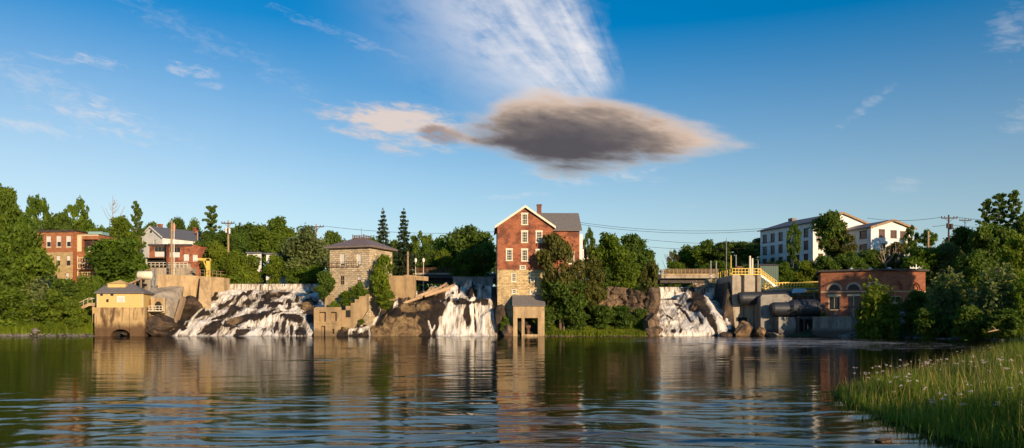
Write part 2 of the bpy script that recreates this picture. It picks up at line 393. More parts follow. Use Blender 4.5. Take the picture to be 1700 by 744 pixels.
for fx_, fw_ in ((-45., 13.), (-7.5, 6.5), (29., 6.)):      # churned water at the foot of each fall
    bx__ = _math(nt, 'SUBTRACT', 1, _math(nt, 'ABSOLUTE', _math(nt, 'DIVIDE', _math(nt, 'SUBTRACT', sep.outputs[0], fx_), fw_)), None, True)
    by__ = _math(nt, 'DIVIDE', _math(nt, 'SUBTRACT', sep.outputs[1], 129.5), 4.0, None, True)
    lvl = _math(nt, 'ADD', lvl, _math(nt, 'MULTIPLY', _math(nt, 'MULTIPLY', _math(nt, 'MULTIPLY', bx__, 3, None, True), by__), .3))
foam = _ramp(nt, lvl, [(0, 0, 0), (1, 1, 1)], [.69, .75])
nt.links.new(_mix(nt, _math(nt, 'MULTIPLY', foam, .75), (.009, .011, .006), (.66, .68, .7)), bs.inputs['Base Color'])
nt.links.new(_math(nt, 'ADD', _math(nt, 'MULTIPLY', foam, .5), .035), bs.inputs['Roughness'])
bs.inputs['IOR'].default_value = 1.27
hh = _math(nt, 'ADD', _math(nt, 'MULTIPLY', r1, .75), r2)
bb = nt.nodes.new('ShaderNodeBump'); bb.inputs['Distance'].default_value = .0045
nt.links.new(_math(nt, 'ADD', .35, _math(nt, 'MULTIPLY', patch, .8)), bb.inputs['Strength'])
nt.links.new(hh, bb.inputs['Height']); nt.links.new(bb.outputs[0], bs.inputs['Normal'])
bs.inputs['Specular IOR Level'].default_value = 0; bs.inputs['Roughness'].default_value = .6      # silty body of the river
gl = nt.nodes.new('ShaderNodeBsdfGlossy'); gl.inputs['Roughness'].default_value = .012; nt.links.new(bb.outputs[0], gl.inputs['Normal'])
fr = nt.nodes.new('ShaderNodeFresnel'); fr.inputs['IOR'].default_value = 1.33; nt.links.new(bb.outputs[0], fr.inputs['Normal'])
mx = nt.nodes.new('ShaderNodeMixShader'); nt.links.new(_math(nt, 'MULTIPLY', _math(nt, 'MULTIPLY', fr.outputs[0], .86), _math(nt, 'SUBTRACT', 1, _math(nt, 'MULTIPLY', foam, .7))), mx.inputs[0])
nt.links.new(bs.outputs[0], mx.inputs[1]); nt.links.new(gl.outputs[0], mx.inputs[2]); nt.links.new(mx.outputs[0], nt.nodes['Material Output'].inputs['Surface'])
M['water'] = m
# ------------------------------------------------------------------ camera, sun, sky
cam = bpy.data.cameras.new('camera'); cam.lens = 36 * F / 1700; cam.sensor_width = 36; cam.shift_y = (HOR - 372) / 1700
cam.clip_end = 5000; cam.clip_start = .1
co = bpy.data.objects.new('camera', cam); COL.objects.link(co); co.location = (0, 0, H); co.rotation_euler = (R(90), 0, 0); SC.camera = co
sl = bpy.data.lights.new('sun', 'SUN'); sl.energy = 4.9; sl.angle = R(.5); sl.color = (1, .74, .46)
so = bpy.data.objects.new('sun', sl); COL.objects.link(so)
sd = Vector((math.sin(R(SUN_AZ)) * math.cos(R(SUN_EL)), -math.cos(R(SUN_AZ)) * math.cos(R(SUN_EL)), math.sin(R(SUN_EL))))
so.rotation_euler = sd.to_track_quat('Z', 'Y').to_euler(); so.location = sd * 100
SC.view_settings.view_transform = 'Standard'; SC.view_settings.look = 'None'; SC.view_settings.exposure = .3; SC.view_settings.gamma = 1
SC.cycles.max_bounces = 6; SC.cycles.diffuse_bounces = 3; SC.cycles.glossy_bounces = 3; SC.cycles.transmission_bounces = 3
SC.cycles.caustics_reflective = False; SC.cycles.caustics_refractive = False; SC.cycles.use_denoising = True
SC.cycles.use_adaptive_sampling = True; SC.cycles.adaptive_threshold = .02
w = bpy.data.worlds.new('World'); SC.world = w; w.use_nodes = True; nt = w.node_tree
sky = nt.nodes.new('ShaderNodeTexSky'); sky.sky_type = 'NISHITA'; sky.sun_disc = False
sky.sun_elevation = R(SUN_EL); sky.sun_rotation = R(180 - SUN_AZ); sky.air_density = 1.0; sky.dust_density = .3; sky.ozone_density = 4.0
hs = nt.nodes.new('ShaderNodeHueSaturation'); 
nt.links.new(sky.outputs[0], hs.inputs['Color'])
tc = nt.nodes.new('ShaderNodeTexCoord'); sp = nt.nodes.new('ShaderNodeSeparateXYZ'); nt.links.new(tc.outputs['Generated'], sp.inputs[0])
mt = lambda *a, **k: _math(nt, *a, **k)
az = mt('MULTIPLY', mt('ARCTAN2', sp.outputs[0], sp.outputs[1]), 57.29578)
el = mt('MULTIPLY', mt('ARCSINE', sp.outputs[2]), 57.29578)
def ae(px, py):
    u = (px - CX) / F; v = (HOR - py) / F
    return math.degrees(math.atan(u)), math.degrees(math.atan(v * math.cos(math.atan(u))))
def cvec(sx, sy, rot=0, off=0):
    c, s = math.cos(R(rot)), math.sin(R(rot))
    a = mt('ADD', mt('MULTIPLY', az, c), mt('MULTIPLY', el, s)); b = mt('SUBTRACT', mt('MULTIPLY', el, c), mt('MULTIPLY', az, s))
    cb = nt.nodes.new('ShaderNodeCombineXYZ'); nt.links.new(mt('MULTIPLY', a, sx), cb.inputs[0]); nt.links.new(mt('MULTIPLY', b, sy), cb.inputs[1]); cb.inputs[2].default_value = off
    return cb.outputs[0]
def ell(px, py, rx, ry, rot=0, p=2.0):
    """1 at the centre, 0 on the ellipse; radii in degrees"""
    a0, e0 = ae(px, py); c, s = math.cos(R(rot)), math.sin(R(rot))
    dx = mt('SUBTRACT', az, a0); dy = mt('SUBTRACT', el, e0)
    x = mt('DIVIDE', mt('ADD', mt('MULTIPLY', dx, c), mt('MULTIPLY', dy, s)), rx)
    y = mt('DIVIDE', mt('SUBTRACT', mt('MULTIPLY', dy, c), mt('MULTIPLY', dx, s)), ry)
    q = mt('ADD', mt('POWER', mt('ABSOLUTE', x), p), mt('POWER', mt('ABSOLUTE', y), p))
    return mt('SUBTRACT', 1, q)
def sstep(x, a, b):
    n = nt.nodes.new('ShaderNodeMapRange'); n.interpolation_type = 'SMOOTHSTEP'; nt.links.new(x, n.inputs[0])
    n.inputs[1].default_value = a; n.inputs[2].default_value = b; return n.outputs[0]
def madd(x, k, y): return mt('ADD', mt('MULTIPLY', x, k), y)
nA = mt('SUBTRACT', _noise(nt, cvec(.16, .75, -6), 1, 6, .55, .2), .5)     # long horizontal strands
nB = mt('SUBTRACT', _noise(nt, cvec(.55, 1.5, -10, 3), 1, 5, .6, .3), .5)
nF = mt('SUBTRACT', _noise(nt, cvec(.12, .75, -52, 7), 1, 6, .6, .5), .5)     # fanning cirrus strands
nG = mt('SUBTRACT', _noise(nt, cvec(.28, .28, 0, 11), 1, 5, .55), .5)
sat = nt.nodes.new('ShaderNodeMapRange'); nt.links.new(el, sat.inputs[0]); sat.inputs[1].default_value = 5; sat.inputs[2].default_value = 21; sat.inputs[3].default_value = .66; sat.inputs[4].default_value = 1.36; nt.links.new(sat.outputs[0], hs.inputs['Saturation'])
nW = mt('SUBTRACT', _noise(nt, cvec(.8, 2.4, -9, 5), 1, 6, .62, .6), .5)
layers = []
veil = mt('MULTIPLY', sstep(mt('ADD', mt('MULTIPLY', az, -1), mt('MULTIPLY', nG, 8)), 2, 34), sstep(el, 24, 3)); layers.append((mt('MULTIPLY', veil, .32), (5.2, 5.9, 6.2)))
# high cirrus fan above the dark cloud
a0, e0 = ae(1096, 302); da = mt('SUBTRACT', az, a0); de = mt('SUBTRACT', el, e0)
th = mt('MULTIPLY', mt('ARCTAN2', de, da), 57.29578); rad_ = mt('SQRT', mt('ADD', mt('MULTIPLY', da, da), mt('MULTIPLY', de, de)))
cb = nt.nodes.new('ShaderNodeCombineXYZ'); nt.links.new(mt('MULTIPLY', th, .17), cb.inputs[0]); nt.links.new(mt('MULTIPLY', rad_, .1), cb.inputs[1])
nR = mt('SUBTRACT', _noise(nt, cb.outputs[0], 1, 6, .6, .35), .5)
th2 = madd(nG, 16, madd(nR, 12, madd(nB, 5, th)))
fanm = mt('MULTIPLY', mt('MULTIPLY', sstep(th2, 106, 126), sstep(th2, 164, 138)), mt('MULTIPLY', sstep(rad_, 29, 14), sstep(rad_, 6.0, 9.0)))
layers.append((mt('MULTIPLY', fanm, sstep(madd(nR, .9, madd(nB, .5, madd(nG, .8, 0.5))), -.1, .95)), (6.1, 5.95, 6.1)))
# small wisps
for (px, py, rx, ry, rot, amp, nn) in [(165, 101, 1.5, .35, -8, .5, nB), (95, 97, 1.8, .4, -4, .3, nB), (318, 118, 1.7, .4, -4, .65, nB), (348, 141, .9, .25, -3, .45, nB),
        (60, 212, 2.6, .5, -3, .5, nB), (185, 195, 1.9, .9, -30, .42, nB), (110, 185, 2.2, .25, 0, .45, nB), (60, 140, 9, 1.1, -18, .28, nG), (330, 60, 9, .8, -20, .16, nG),
        (850, 326, 2.6, .2, 4, .35, nA), (1035, 286, 3.2, .7, -10, .4, nA), (925, 292, 3.6, .6, -14, .35, nA), (1440, 175, 2.3, .35, 35, .28, nA), (1500, 308, 1.2, .5, 0, .22, nG), (1140, 342, 1.2, .25, 0, .2, nA),
        (1690, 45, 1.6, 1.4, 0, .25, nG), (1700, 195, 1.4, .9, 0, .25, nG), (560, 55, 6, .35, -17, .22, nB)]:
    d = madd(nW, 4.5, madd(nn, 2.0, ell(px, py, rx * 1.15, ry * 1.25, rot))); layers.append((mt('MULTIPLY', sstep(d, .1, 2.3), min(1, amp * 1.0)), (5.8, 5.4, 5.3)))
# left strand of the lens cloud
lf = madd(nA, 3.2, madd(nW, 1.2, ell(665, 208, 6.4, 1.7, -7, 1.7))); lfm = sstep(lf, -.1, 1.1)
lc = _mix(nt, sstep(madd(nB, 1.2, ell(735, 225, 2.2, .8, -6)), 0, .8), (5.3, 4.5, 4.1), (2.6, 1.9, 1.65))
layers.append((mt('MULTIPLY', lfm, mt('MULTIPLY', sstep(madd(nW, .8, nA), -.42, .12), .95)), lc))
# the lens cloud itself
ed = madd(nA, 1.05, mt('MULTIPLY', nW, .25))
b1 = mt('ADD', ell(950, 222, 9.0, 3.0, -2.5, 1.6), ed); b2 = mt('ADD', ell(1085, 228, 6.6, 1.9, -7, 1.3), ed); b3 = mt('ADD', ell(905, 205, 5.4, 2.5, 0, 1.8), ed)
body = mt('MAXIMUM', mt('MAXIMUM', b1, b2), b3); bm = sstep(body, -.1, .6)
cv_ = madd(nA, .9, madd(nB, .7, madd(nW, .2, ell(935, 252, 8.8, 3.1, -3, 1.8))))
cc = _ramp(nt, sstep(cv_, -.75, 1.05), [(.62, .49, .41), (.48, .365, .295), (.27, .215, .185), (.14, .12, .12), (.08, .074, .085)], [0, .32, .56, .8, 1])
vm = nt.nodes.new('ShaderNodeVectorMath'); vm.operation = 'SCALE'; nt.links.new(cc, vm.inputs[0]); vm.inputs['Scale'].default_value = 8.5; cc = vm.outputs[0]
rim = sstep(body, .65, .0)
cc = _mix(nt, mt('MULTIPLY', rim, .55), cc, (5.6, 4.7, 4.1))
layers.append((bm, cc))
col = _mix(nt, 1.0, hs.outputs[0], (.95, 1.0, .94), 'MULTIPLY')
for f_, c_ in layers: col = _mix(nt, f_, col, c_)
bg = nt.nodes['Background']; bg.inputs[1].default_value = .117; nt.links.new(col, bg.inputs[0])

# ------------------------------------------------------------------ terrain
PROF = [(-320, [(60, -2), (100, 1), (150, 8), (220, 14), (600, 22)]),
 (-130, [(110, -2), (131, -.3), (133, .2), (138, 2), (150, 6), (170, 11), (220, 17), (600, 24)]),
 (-74, [(128, -2), (132, -.2), (133.5, .3), (138, 2.2), (150, 6), (170, 11), (220, 17), (600, 24)]),
 (-69, [(130, -2), (134, -.2), (136, 1.2), (142, 4), (152, 7), (170, 10), (220, 16), (600, 24)]),
 (-58, [(134, -2), (140, -1), (146, 3), (152, 8.5), (160, 9.2), (185, 15), (220, 16), (600, 24)]),
 (-50, [(140, -3), (150, -1), (157, 6), (158, 8.6), (175, 9.5), (220, 12), (600, 22)]),
 (-36, [(140, -3), (148, -1), (157, 6), (158, 8.8), (175, 9.2), (220, 12), (600, 22)]),
 (-33, [(132, -2), (134, -.5), (136, 1.5), (138, 4), (142, 6), (155, 8.5), (220, 10), (600, 22)]),
 (-28, [(134, -2), (139, -1), (143, 1.0), (150, 5), (158, 8.4), (220, 10), (600, 20)]),
 (-22, [(136, -2), (143, -1), (150, 4), (158, 8.4), (220, 10), (600, 20)]),
 (-14, [(138, -2), (150, 1), (158, 8.2), (220, 10), (600, 20)]),
 (-4, [(138, -2), (150, 1), (158, 8.2), (220, 10), (600, 20)]),
 (-1, [(131, -2), (132.2, -.1), (133.5, .6), (136, 2.5), (140, 5), (155, 8.4), (220, 10), (600, 20)]),
 (11, [(129, -2), (131.4, -.1), (134, .5), (137, 1.5), (140.5, 5), (155, 9), (220, 11), (600, 20)]),
 (22, [(129, -2), (131.4, -.1), (134.5, .4), (138, 1.2), (141, 5.5), (150, 8.5), (220, 11), (600, 20)]),
 (26, [(134, -2), (140, -1.5), (149, 2), (152, 7.6), (220, 8.5), (600, 20)]),
 (37, [(134, -2), (140, -1.5), (149, 2), (152, 7.6), (220, 9), (600, 20)]),
 (40, [(134, -2), (138, -.2), (143, 1.5), (150, 6), (165, 9), (220, 13), (600, 22)]),
 (50, [(127, -2), (130, -.4), (133, 1.5), (140, 3.6), (155, 9), (170, 12.5), (190, 16), (600, 24)]),
 (57, [(119, -2), (123, -.4), (127, 1.5), (129, 3.0), (142, 3.6), (158, 10), (175, 14), (190, 16), (600, 26)]),
 (62, [(88, -2), (93, -.2), (100, .6), (118, 1.6), (130, 3.2), (142, 4), (160, 11), (175, 15), (195, 17), (600, 26)]),
 (72, [(66, -2), (74, -.2), (84, .8), (110, 2.6), (130, 4.5), (150, 9), (165, 14), (195, 18), (600, 28)]),
 (90, [(48, -2), (58, 0), (75, 2), (100, 5), (130, 9), (160, 15), (195, 20), (600, 30)]),
 (130, [(30, -1), (48, 2), (75, 5), (110, 10), (160, 18), (600, 34)]),
 (320, [(30, 2), (75, 10), (110, 16), (160, 22), (600, 40)])]
def tz(x, y):
    x = np.asarray(x, dtype=float); y = np.asarray(y, dtype=float)
    xs = [p[0] for p in PROF]; zz = np.zeros(np.broadcast(x, y).shape)
    cols = np.stack([np.interp(y, [a for a, _ in p[1]], [b for _, b in p[1]]) for p in PROF], -1)
    i = np.clip(np.searchsorted(xs, x) - 1, 0, len(xs) - 2); xa = np.array(xs)
    t = np.clip((x - xa[i]) / (xa[i + 1] - xa[i]), 0, 1)
    if cols.ndim == 1: return cols[i] * (1 - t) + cols[i + 1] * t
    a = np.take_along_axis(cols, i[..., None], -1)[..., 0]; b = np.take_along_axis(cols, (i + 1)[..., None], -1)[..., 0]
    return a * (1 - t) + b * t
def gz(x, y): return float(tz(np.array([x]), np.array([y]))[0])
gx = np.concatenate([np.linspace(-320, -95, 30)[:-1], np.linspace(-95, 95, 230), np.linspace(95, 320, 30)[1:]])
gy = np.concatenate([np.linspace(28, 120, 60)[:-1], np.linspace(120, 200, 120), np.linspace(200, 600, 40)[1:]])
GX, GY = np.meshgrid(gx, gy)
GZ = tz(GX, GY); GZ = GZ + fbm(GX * .25, GY * .25, 3) * np.clip(GZ, 0, 1) * .5
tag(grid('terrain', GX, GY, GZ, M['ground']), None, None, kind='structure')
# riverbed under the water, reaching to the horizon behind the near bank
b = MB(); b.poly([(-4000, -4000, -2.2), (4000, -4000, -2.2), (4000, 4000, -2.2), (-4000, 4000, -2.2)]); tag(b.build('riverbed', M['ground']), None, None, kind='structure')

# river surface with real waves; rows get wider away from the near bank
ys = [2.5]
while ys[-1] < 158: ys.append(ys[-1] + max(.05, ys[-1] * .0041))
ys = np.array(ys); us = np.linspace(-1.15, 1.15, 520)
UU, YY = np.meshgrid(us, ys); XX = UU * (YY + 4)
r = np.random.RandomState(5); WZ = np.zeros_like(XX); step = (YY + 4) * .0044
wx = XX + 1.6 * fbm(XX * .15, YY * .15, 21, 3); wy = YY + 1.6 * fbm(XX * .15, YY * .15, 22, 3)
for k in range(50):
    lam = .5 * (7.0 ** r.rand()); th = r.normal(0, .48); kx, ky = math.sin(th) * 2 * math.pi / lam, math.cos(th) * 2 * math.pi / lam
    amp = .0046 * lam / (2 * math.pi) * (1.15 if lam < 1.2 else .7)
    fade = np.clip((lam / step - 2) / 2, 0, 1)
    WZ += amp * fade * np.sin(kx * wx + ky * wy + r.rand() * 6.28)
WZ *= (.3 + 1.3 * smooth(-.5, .6, fbm(XX * .06, YY * .1, 31, 3))) * (.6 + .8 * vnoise(XX * .35, YY * .6, 33))
wat = grid('water', XX, YY, WZ, M['water']); tag(wat, None, None, kind='structure')
b = MB(); b.poly([(-700, -300, -.12), (700, -300, -.12), (700, 170, -.12), (-700, 170, -.12)]); tag(b.build('water', M['water']), None, None, kind='structure')

# ------------------------------------------------------------------ waterfalls: ledges of rock and the water running over them
def blob(px, py, cx, cy, rx, ry, rot=0):
    c, s_ = math.cos(R(rot)), math.sin(R(rot)); a = ((px - cx) * c + (py - cy) * s_) / rx; b_ = (-(px - cx) * s_ + (py - cy) * c) / ry
    return np.clip(1.25 - np.sqrt(a * a + b_ * b_), 0, 1)
def stream(px, py, pts, w_):
    best = np.full(px.shape, 1e9)
    for (x0, y0), (x1, y1) in zip(pts[:-1], pts[1:]):
        t = np.clip(((px - x0) * (x1 - x0) + (py - y0) * (y1 - y0)) / ((x1 - x0) ** 2 + (y1 - y0) ** 2), 0, 1)
        best = np.minimum(best, np.hypot(px - x0 - t * (x1 - x0), py - y0 - t * (y1 - y0)))
    return np.clip(1 - best / w_, -1, 1)
def streaks(px, py, ang, wid, lng, seed):       # noise drawn out along the way the water runs
    c, s_ = np.cos(np.radians(ang)), np.sin(np.radians(ang)); al = px * c + py * s_; ac = -px * s_ + py * c
    return 1.3 * fbm(ac / wid, al / lng, seed, 3) + .9 * fbm(ac / (wid * .4), al / (lng * .55), seed + 5, 2)
def falls(tname, rlabel, wlabel, x0, x1, y0, y1, hfun, mfun, dryfun, cellbox, seed, rough=.9, step=.115, lift=.22, ytop=152):
    xs = np.arange(x0, x1, step); yv = np.arange(y0, y1, step * .8)
    A, B = np.meshgrid(xs, yv); base = hfun(A, B)
    PX = CX + F * A / B; PY = HOR - F * (base - H) / B       # where the photograph shows each point of the slope
    mk, bulge = mfun(PX, PY, A, B)
    wxx = A + .8 * fbm(A * .5, B * .5, seed + 3, 3); wyy = B + .8 * fbm(A * .5, B * .5, seed + 4, 3)
    cv, ct = cells(wxx, wyy, cellbox, (x0, x1, y0, y1), seed, (.55, 1.0))
    c2, ct2 = cells(wxx, wyy, cellbox * 6, (x0, x1, y0, y1), seed + 1, (.8, 1.0))
    amp = smooth(-.5, 1.2, base) * smooth(ytop, ytop - 4, B)
    rock = base + (cv * .5 + ct * .2 + c2 * .28 + ct2 * .2) * rough * amp + .1 * fbm(A * 1.8, B * 1.8, seed + 9, 4) + .55 * bulge * amp
    w_ = rock.copy()
    for _ in range(22):
        w_[1:-1, 1:-1] = (w_[1:-1, 1:-1] * 2 + w_[:-2, 1:-1] + w_[2:, 1:-1] + w_[1:-1, :-2] + w_[1:-1, 2:]) / 6
    wat_ = np.where(mk > 0, np.maximum(w_, rock), w_) + lift * np.clip(mk, -1.5, .8) + .07 * vnoise(A * 5, B * .8, seed + 30) - .03
    wet = np.clip(.5 + 1.2 * np.clip(mk + .8, 0, 1) + dryfun(PX, PY, A, B), 0, 1)
    t = grid(tname, A, B, rock, M['falls_rock'], smooth=False); tag(t, rlabel, 'rock ledge')
    at = t.data.attributes.new('wet', 'FLOAT', 'POINT'); at.data.foreach_set('value', wet.ravel().astype(np.float32))
    dif = wat_ - rock; kp = np.maximum(np.maximum(dif[:-1, :-1], dif[1:, 1:]), np.maximum(dif[:-1, 1:], dif[1:, :-1])) > -.05
    t2 = grid('waterfall', A, B, wat_, M['falls'], smooth=True, keep=kp); tag(t2, wlabel, 'waterfall', 'waterfalls at the dam')
    at = t2.data.attributes.new('flow', 'FLOAT', 'POINT'); at.data.foreach_set('value', np.clip(mk, -1, 1.5).ravel().astype(np.float32))
# left falls
def hL(x, y):
    t = (y - 133.3) / (156 - 133.3)
    z = 8.5 * np.clip(t, 0, 1) ** .82 - 1.2 * np.clip(-t * 8, 0, 1)
    s_ = (y - 133.3) + (x + 46) * .22 + 1.2 * fbm(x * .12, y * .12, 41, 3)
    z = z + .6 * np.sin(s_ * 2 * math.pi / 7.5 + 1) * smooth(.0, .15, t) * smooth(.9, .75, t)
    return z
DARK_L = [(463, 491, 27, 4.5, -10), (437, 506, 14, 8, -28), (452, 512, 17, 6, -10), (388, 511, 9, 7, -20), (413, 489, 13, 3.2, -32), (378, 503, 16, 2.2, -32), (352, 497, 13, 3, -14), (398, 498, 12, 1.8, -34),
    (338, 523, 19, 3.5, -30), (368, 524, 22, 2.0, -20), (395, 536, 44, 8.5, -13), (352, 549, 15, 7, -20), (400, 551, 17, 6.5, -22), (432, 530, 34, 6, -16), (512, 510, 16, 12, 0), (484, 530, 19, 6, 4), (516, 530, 8, 14, 0),
    (458, 545, 3.5, 10, 12), (470, 546, 4, 11, 8), (484, 548, 3, 8, 4), (498, 552, 9, 5, 0), (480, 508, 5, 8, 10), (493, 500, 3, 5, 10), (305, 545, 10, 6, -40), (296, 525, 10, 14, -40), (345, 486, 12, 8, -30)]
def mL(px, py, x, y):
    ang = 148 - 50 * smooth(420, 500, px) * smooth(505, 535, py)
    n = streaks(px, py, ang, 9, 60, 51); d = sum(blob(px, py, *q) for q in DARK_L)
    left = smooth(0, 8, (px - 283) * .83 + (py - 556) * .95 - 0)   # the sheet keeps right of the line (283,556)-(365,484)
    m_ = .72 + n * 1.0 - 2.3 * np.clip(d, 0, 1) + 1.0 * smooth(500, 486, py) * (px < 430)
    return np.minimum(m_, -1 + 2.6 * left) , np.clip(d, 0, 1)
falls('rock_ledge', 'dark wet rock ledges under the widest falls at left', 'widest white cascade over ledges left of the stone tower', -60, -33.2, 132.6, 156.4, hL, mL,
      lambda px, py, x, y: -.9 * blob(px, py, 385, 536, 16, 9) - .6 * blob(px, py, 450, 492, 14, 5) - .6 * blob(px, py, 510, 512, 12, 10) - .5 * smooth(330, 300, px) * smooth(530, 510, py), 60, 11, .75, ytop=156)
# centre falls beside the mill
def hC(x, y):
    top = 8.2
    yy = y + .8 * fbm(x * .3, y * .2, 61, 3)
    step1 = 5.6 * smooth(133.6, 136.6, yy) + (top - 5.6) * smooth(143.5, 147.5, yy) + .05 * np.clip(yy - 137, 0, 8)
    outc = 5.6 * smooth(132.9, 137.4, yy - .12 * np.abs(x + 16)) + 2.2 * smooth(140, 150, yy) + .5 * fbm(x * .25, y * .3, 62, 3)
    lowl = 1.2 * smooth(133, 135, yy) + 6.6 * smooth(136, 151, yy)
    k = smooth(-14.2, -12.6, x); kl = smooth(-23.5, -19.5, x)
    z = lowl * (1 - kl) + outc * kl * (1 - k) + step1 * k
    z = z + 1.3 * smooth(.9, 0, np.abs(x + 7.0)) * smooth(134, 135.2, y) * smooth(141, 138, y)
    z = z + .9 * smooth(1.8, 0, np.abs(x + 7.6)) * smooth(143, 145, y) * smooth(150, 147, y)
    z = z + 1.3 * smooth(-3.0, -2.2, x) * smooth(133.6, 136, y)
    return z - 1.3 * smooth(133.3, 132.4, y)
DARK_C = [(783, 487, 9, 11, 0), (776, 530, 6, 24, -3), (789, 535, 2.5, 22, -4), (768, 505, 22, 2.5, 4), (730, 490, 8, 6, 0), (797, 505, 14, 2, 4), (726, 498, 8, 4, 0), (745, 500, 3, 7, 10), (752, 488, 3, 6, 10), (822, 500, 4, 20, -5), (762, 480, 2, 8, 8)]
def mC(px, py, x, y):
    n = streaks(px, py, 92 + .25 * (770 - px) * .3, 6, 55, 71); d = sum(blob(px, py, *q) for q in DARK_C)
    xl = np.interp(py, [465, 500, 505, 530, 557], [705, 728, 732, 728, 724]); xr = np.interp(py, [465, 500, 557], [816, 816, 825])
    main = np.minimum(px - xl, xr - px) / 3
    m_ = np.minimum(.78 + n * .85 - 2.6 * np.clip(d, 0, 1), np.clip(main, -1.5, 3))
    for pts, w_ in (([(638, 514), (628, 527), (612, 543), (596, 550)], 4.5), ([(606, 533), (594, 541), (580, 553)], 3), ([(612, 542), (614, 556)], 2.5), ([(656, 503), (644, 506)], 5), ([(711, 534), (716, 545), (716, 557)], 1.8), ([(722, 536), (717, 546)], 1.2), ([(690, 478), (688, 492)], 5)):
        m_ = np.maximum(m_, stream(px, py, pts, w_) * 1.4 + n * .25 - .15)
    return m_, np.clip(d, 0, 1) * (px > 715)
falls('rock_ledge', 'brown sunlit rock outcrop under the middle falls beside the red brick mill', 'tall two-curtain waterfall directly left of the red brick mill', -29, -1.6, 132.2, 152, hC, mC,
      lambda px, py, x, y: -1.5 * smooth(0, 10, 699 + 4 * np.sin(py * .3) - px) * smooth(525, 534, py + 4 * np.sin(px * .15)) * smooth(612, 622, px) - .9 * blob(px, py, 678, 508, 22, 6) - .5 * blob(px, py, 705, 510, 14, 8) - .9 * blob(px, py, 585, 540, 18, 6, -35), 90, 23, .95, ytop=151)
# right falls
def hR(x, y):
    yy = y + .7 * fbm(x * .3, y * .2, 81, 3)
    z = 6.2 * np.clip((yy - 133.6) / 13.5, 0, 1) ** .85 + 1.6 * smooth(149.4, 150.4, y)
    z = z + 1.5 * smooth(32.2 - .06 * (y - 134), 34.0, x - (146 - y) * .13 + 1.6) * smooth(36.5, 34.8, x) * smooth(133.8, 136.5, y) * smooth(150.5, 148, y)
    z = z - 1.0 * smooth(36.8, 38.5, x)
    return z - 1.2 * smooth(134, 133, y)
DARK_R = [(1160, 503, 18, 6, 10), (1170, 520, 16, 13, 30), (1190, 545, 9, 14, 10), (1150, 513, 7, 8, 50), (1163, 534, 10, 2.5, 60), (1135, 520, 12, 1.8, 40), (1125, 508, 9, 1.5, 20), (1143, 530, 10, 1.5, 55), (1118, 551, 4, 4, 0), (1130, 550, 2.5, 6, 10), (1110, 500, 18, 1.5, 2), (1110, 530, 8, 1.2, 30)]
def mR(px, py, x, y):
    n = streaks(px, py, 62 + .3 * (1110 - px) * .3, 7, 50, 91); d = sum(blob(px, py, *q) for q in DARK_R)
    xr = np.interp(py, [476, 498, 520, 556], [1150, 1146, 1168, 1186]); main = (xr - px) / 4
    m_ = np.minimum(.85 + n * .8 - 2.4 * np.clip(d, 0, 1), np.clip(main, -1.5, 3))
    for pts, w_ in (([(1178, 478), (1178, 497), (1190, 520), (1201, 556)], 10), ([(1190, 500), (1206, 525), (1211, 545)], 5), ([(1160, 523), (1172, 538), (1184, 555)], 3.5)):
        m_ = np.maximum(m_, stream(px, py, pts, w_) * 1.8 + n * .35 - .2)
    return m_, np.clip(d, 0, 1) * .8
falls('rock_ledge', 'dark rock wedge splitting the falls beside the concrete intake pier', 'broad white falls below the road bridge at right', 23.6, 38.3, 132.4, 150.6, hR, mR,
      lambda px, py, x, y: -.6 * blob(px, py, 1156, 512, 8, 8), 40, 33, .5, ytop=150)
# dam crests with the thin curtains that slide over them
def crest(label, xa, xb, y, ztop, zbot, seed, gaps=.1, wl=None):
    t = thing('dam_crest', label, 'dam', (xa, y, 0))
    L = xb - xa
    b = MB(); b.xprism([(0, zbot - 1.5), (L, zbot - 1.5), (L, ztop - .12), (0, ztop - .12)], .3, 1.5); b.build('weir_wall', M['dark_roof'], t)
    n = int(L / .12); xs = np.linspace(0, L, n); v = np.linspace(0, 1, 14)
    A, V_ = np.meshgrid(xs, v); zz = ztop + .02 - (ztop - zbot + .3) * V_; yyv = .28 - .45 * np.sqrt(V_) - .12 * vnoise(A * 3, V_ * .6, seed)
    dens = vnoise(A * 1.7, V_ * .8, seed + 1) * .6 + vnoise(A * 6, V_ * .5, seed + 2) * .4
    kp = (dens[:-1, :-1] > gaps)
    grid('water_curtain', A, yyv, zz, M['veil'], t, True, kp)
    b = MB(); b.box(0, L, -.1, 60, ztop - .35, ztop - .02)
    tag(b.build('water', M['water']), None, None, kind='structure').location = (xa, y + .42, 0)
    return t
crest('long low weir above the widest cascade at left', -57.2, -37.2, 156.2, 9.75, 8.2, 3, .18)
crest('short weir at the head of the middle falls by the mill', -15.5, -2.6, 151.6, 8.75, 7.7, 5, .3)
crest('weir under the road bridge above the right falls', 26.4, 36.0, 150.6, 8.9, 6.6, 8, .33)
crest('narrow spillway beside the concrete intake pier', 36.2, 37.8, 150.4, 8.7, 6.6, 9, .1)
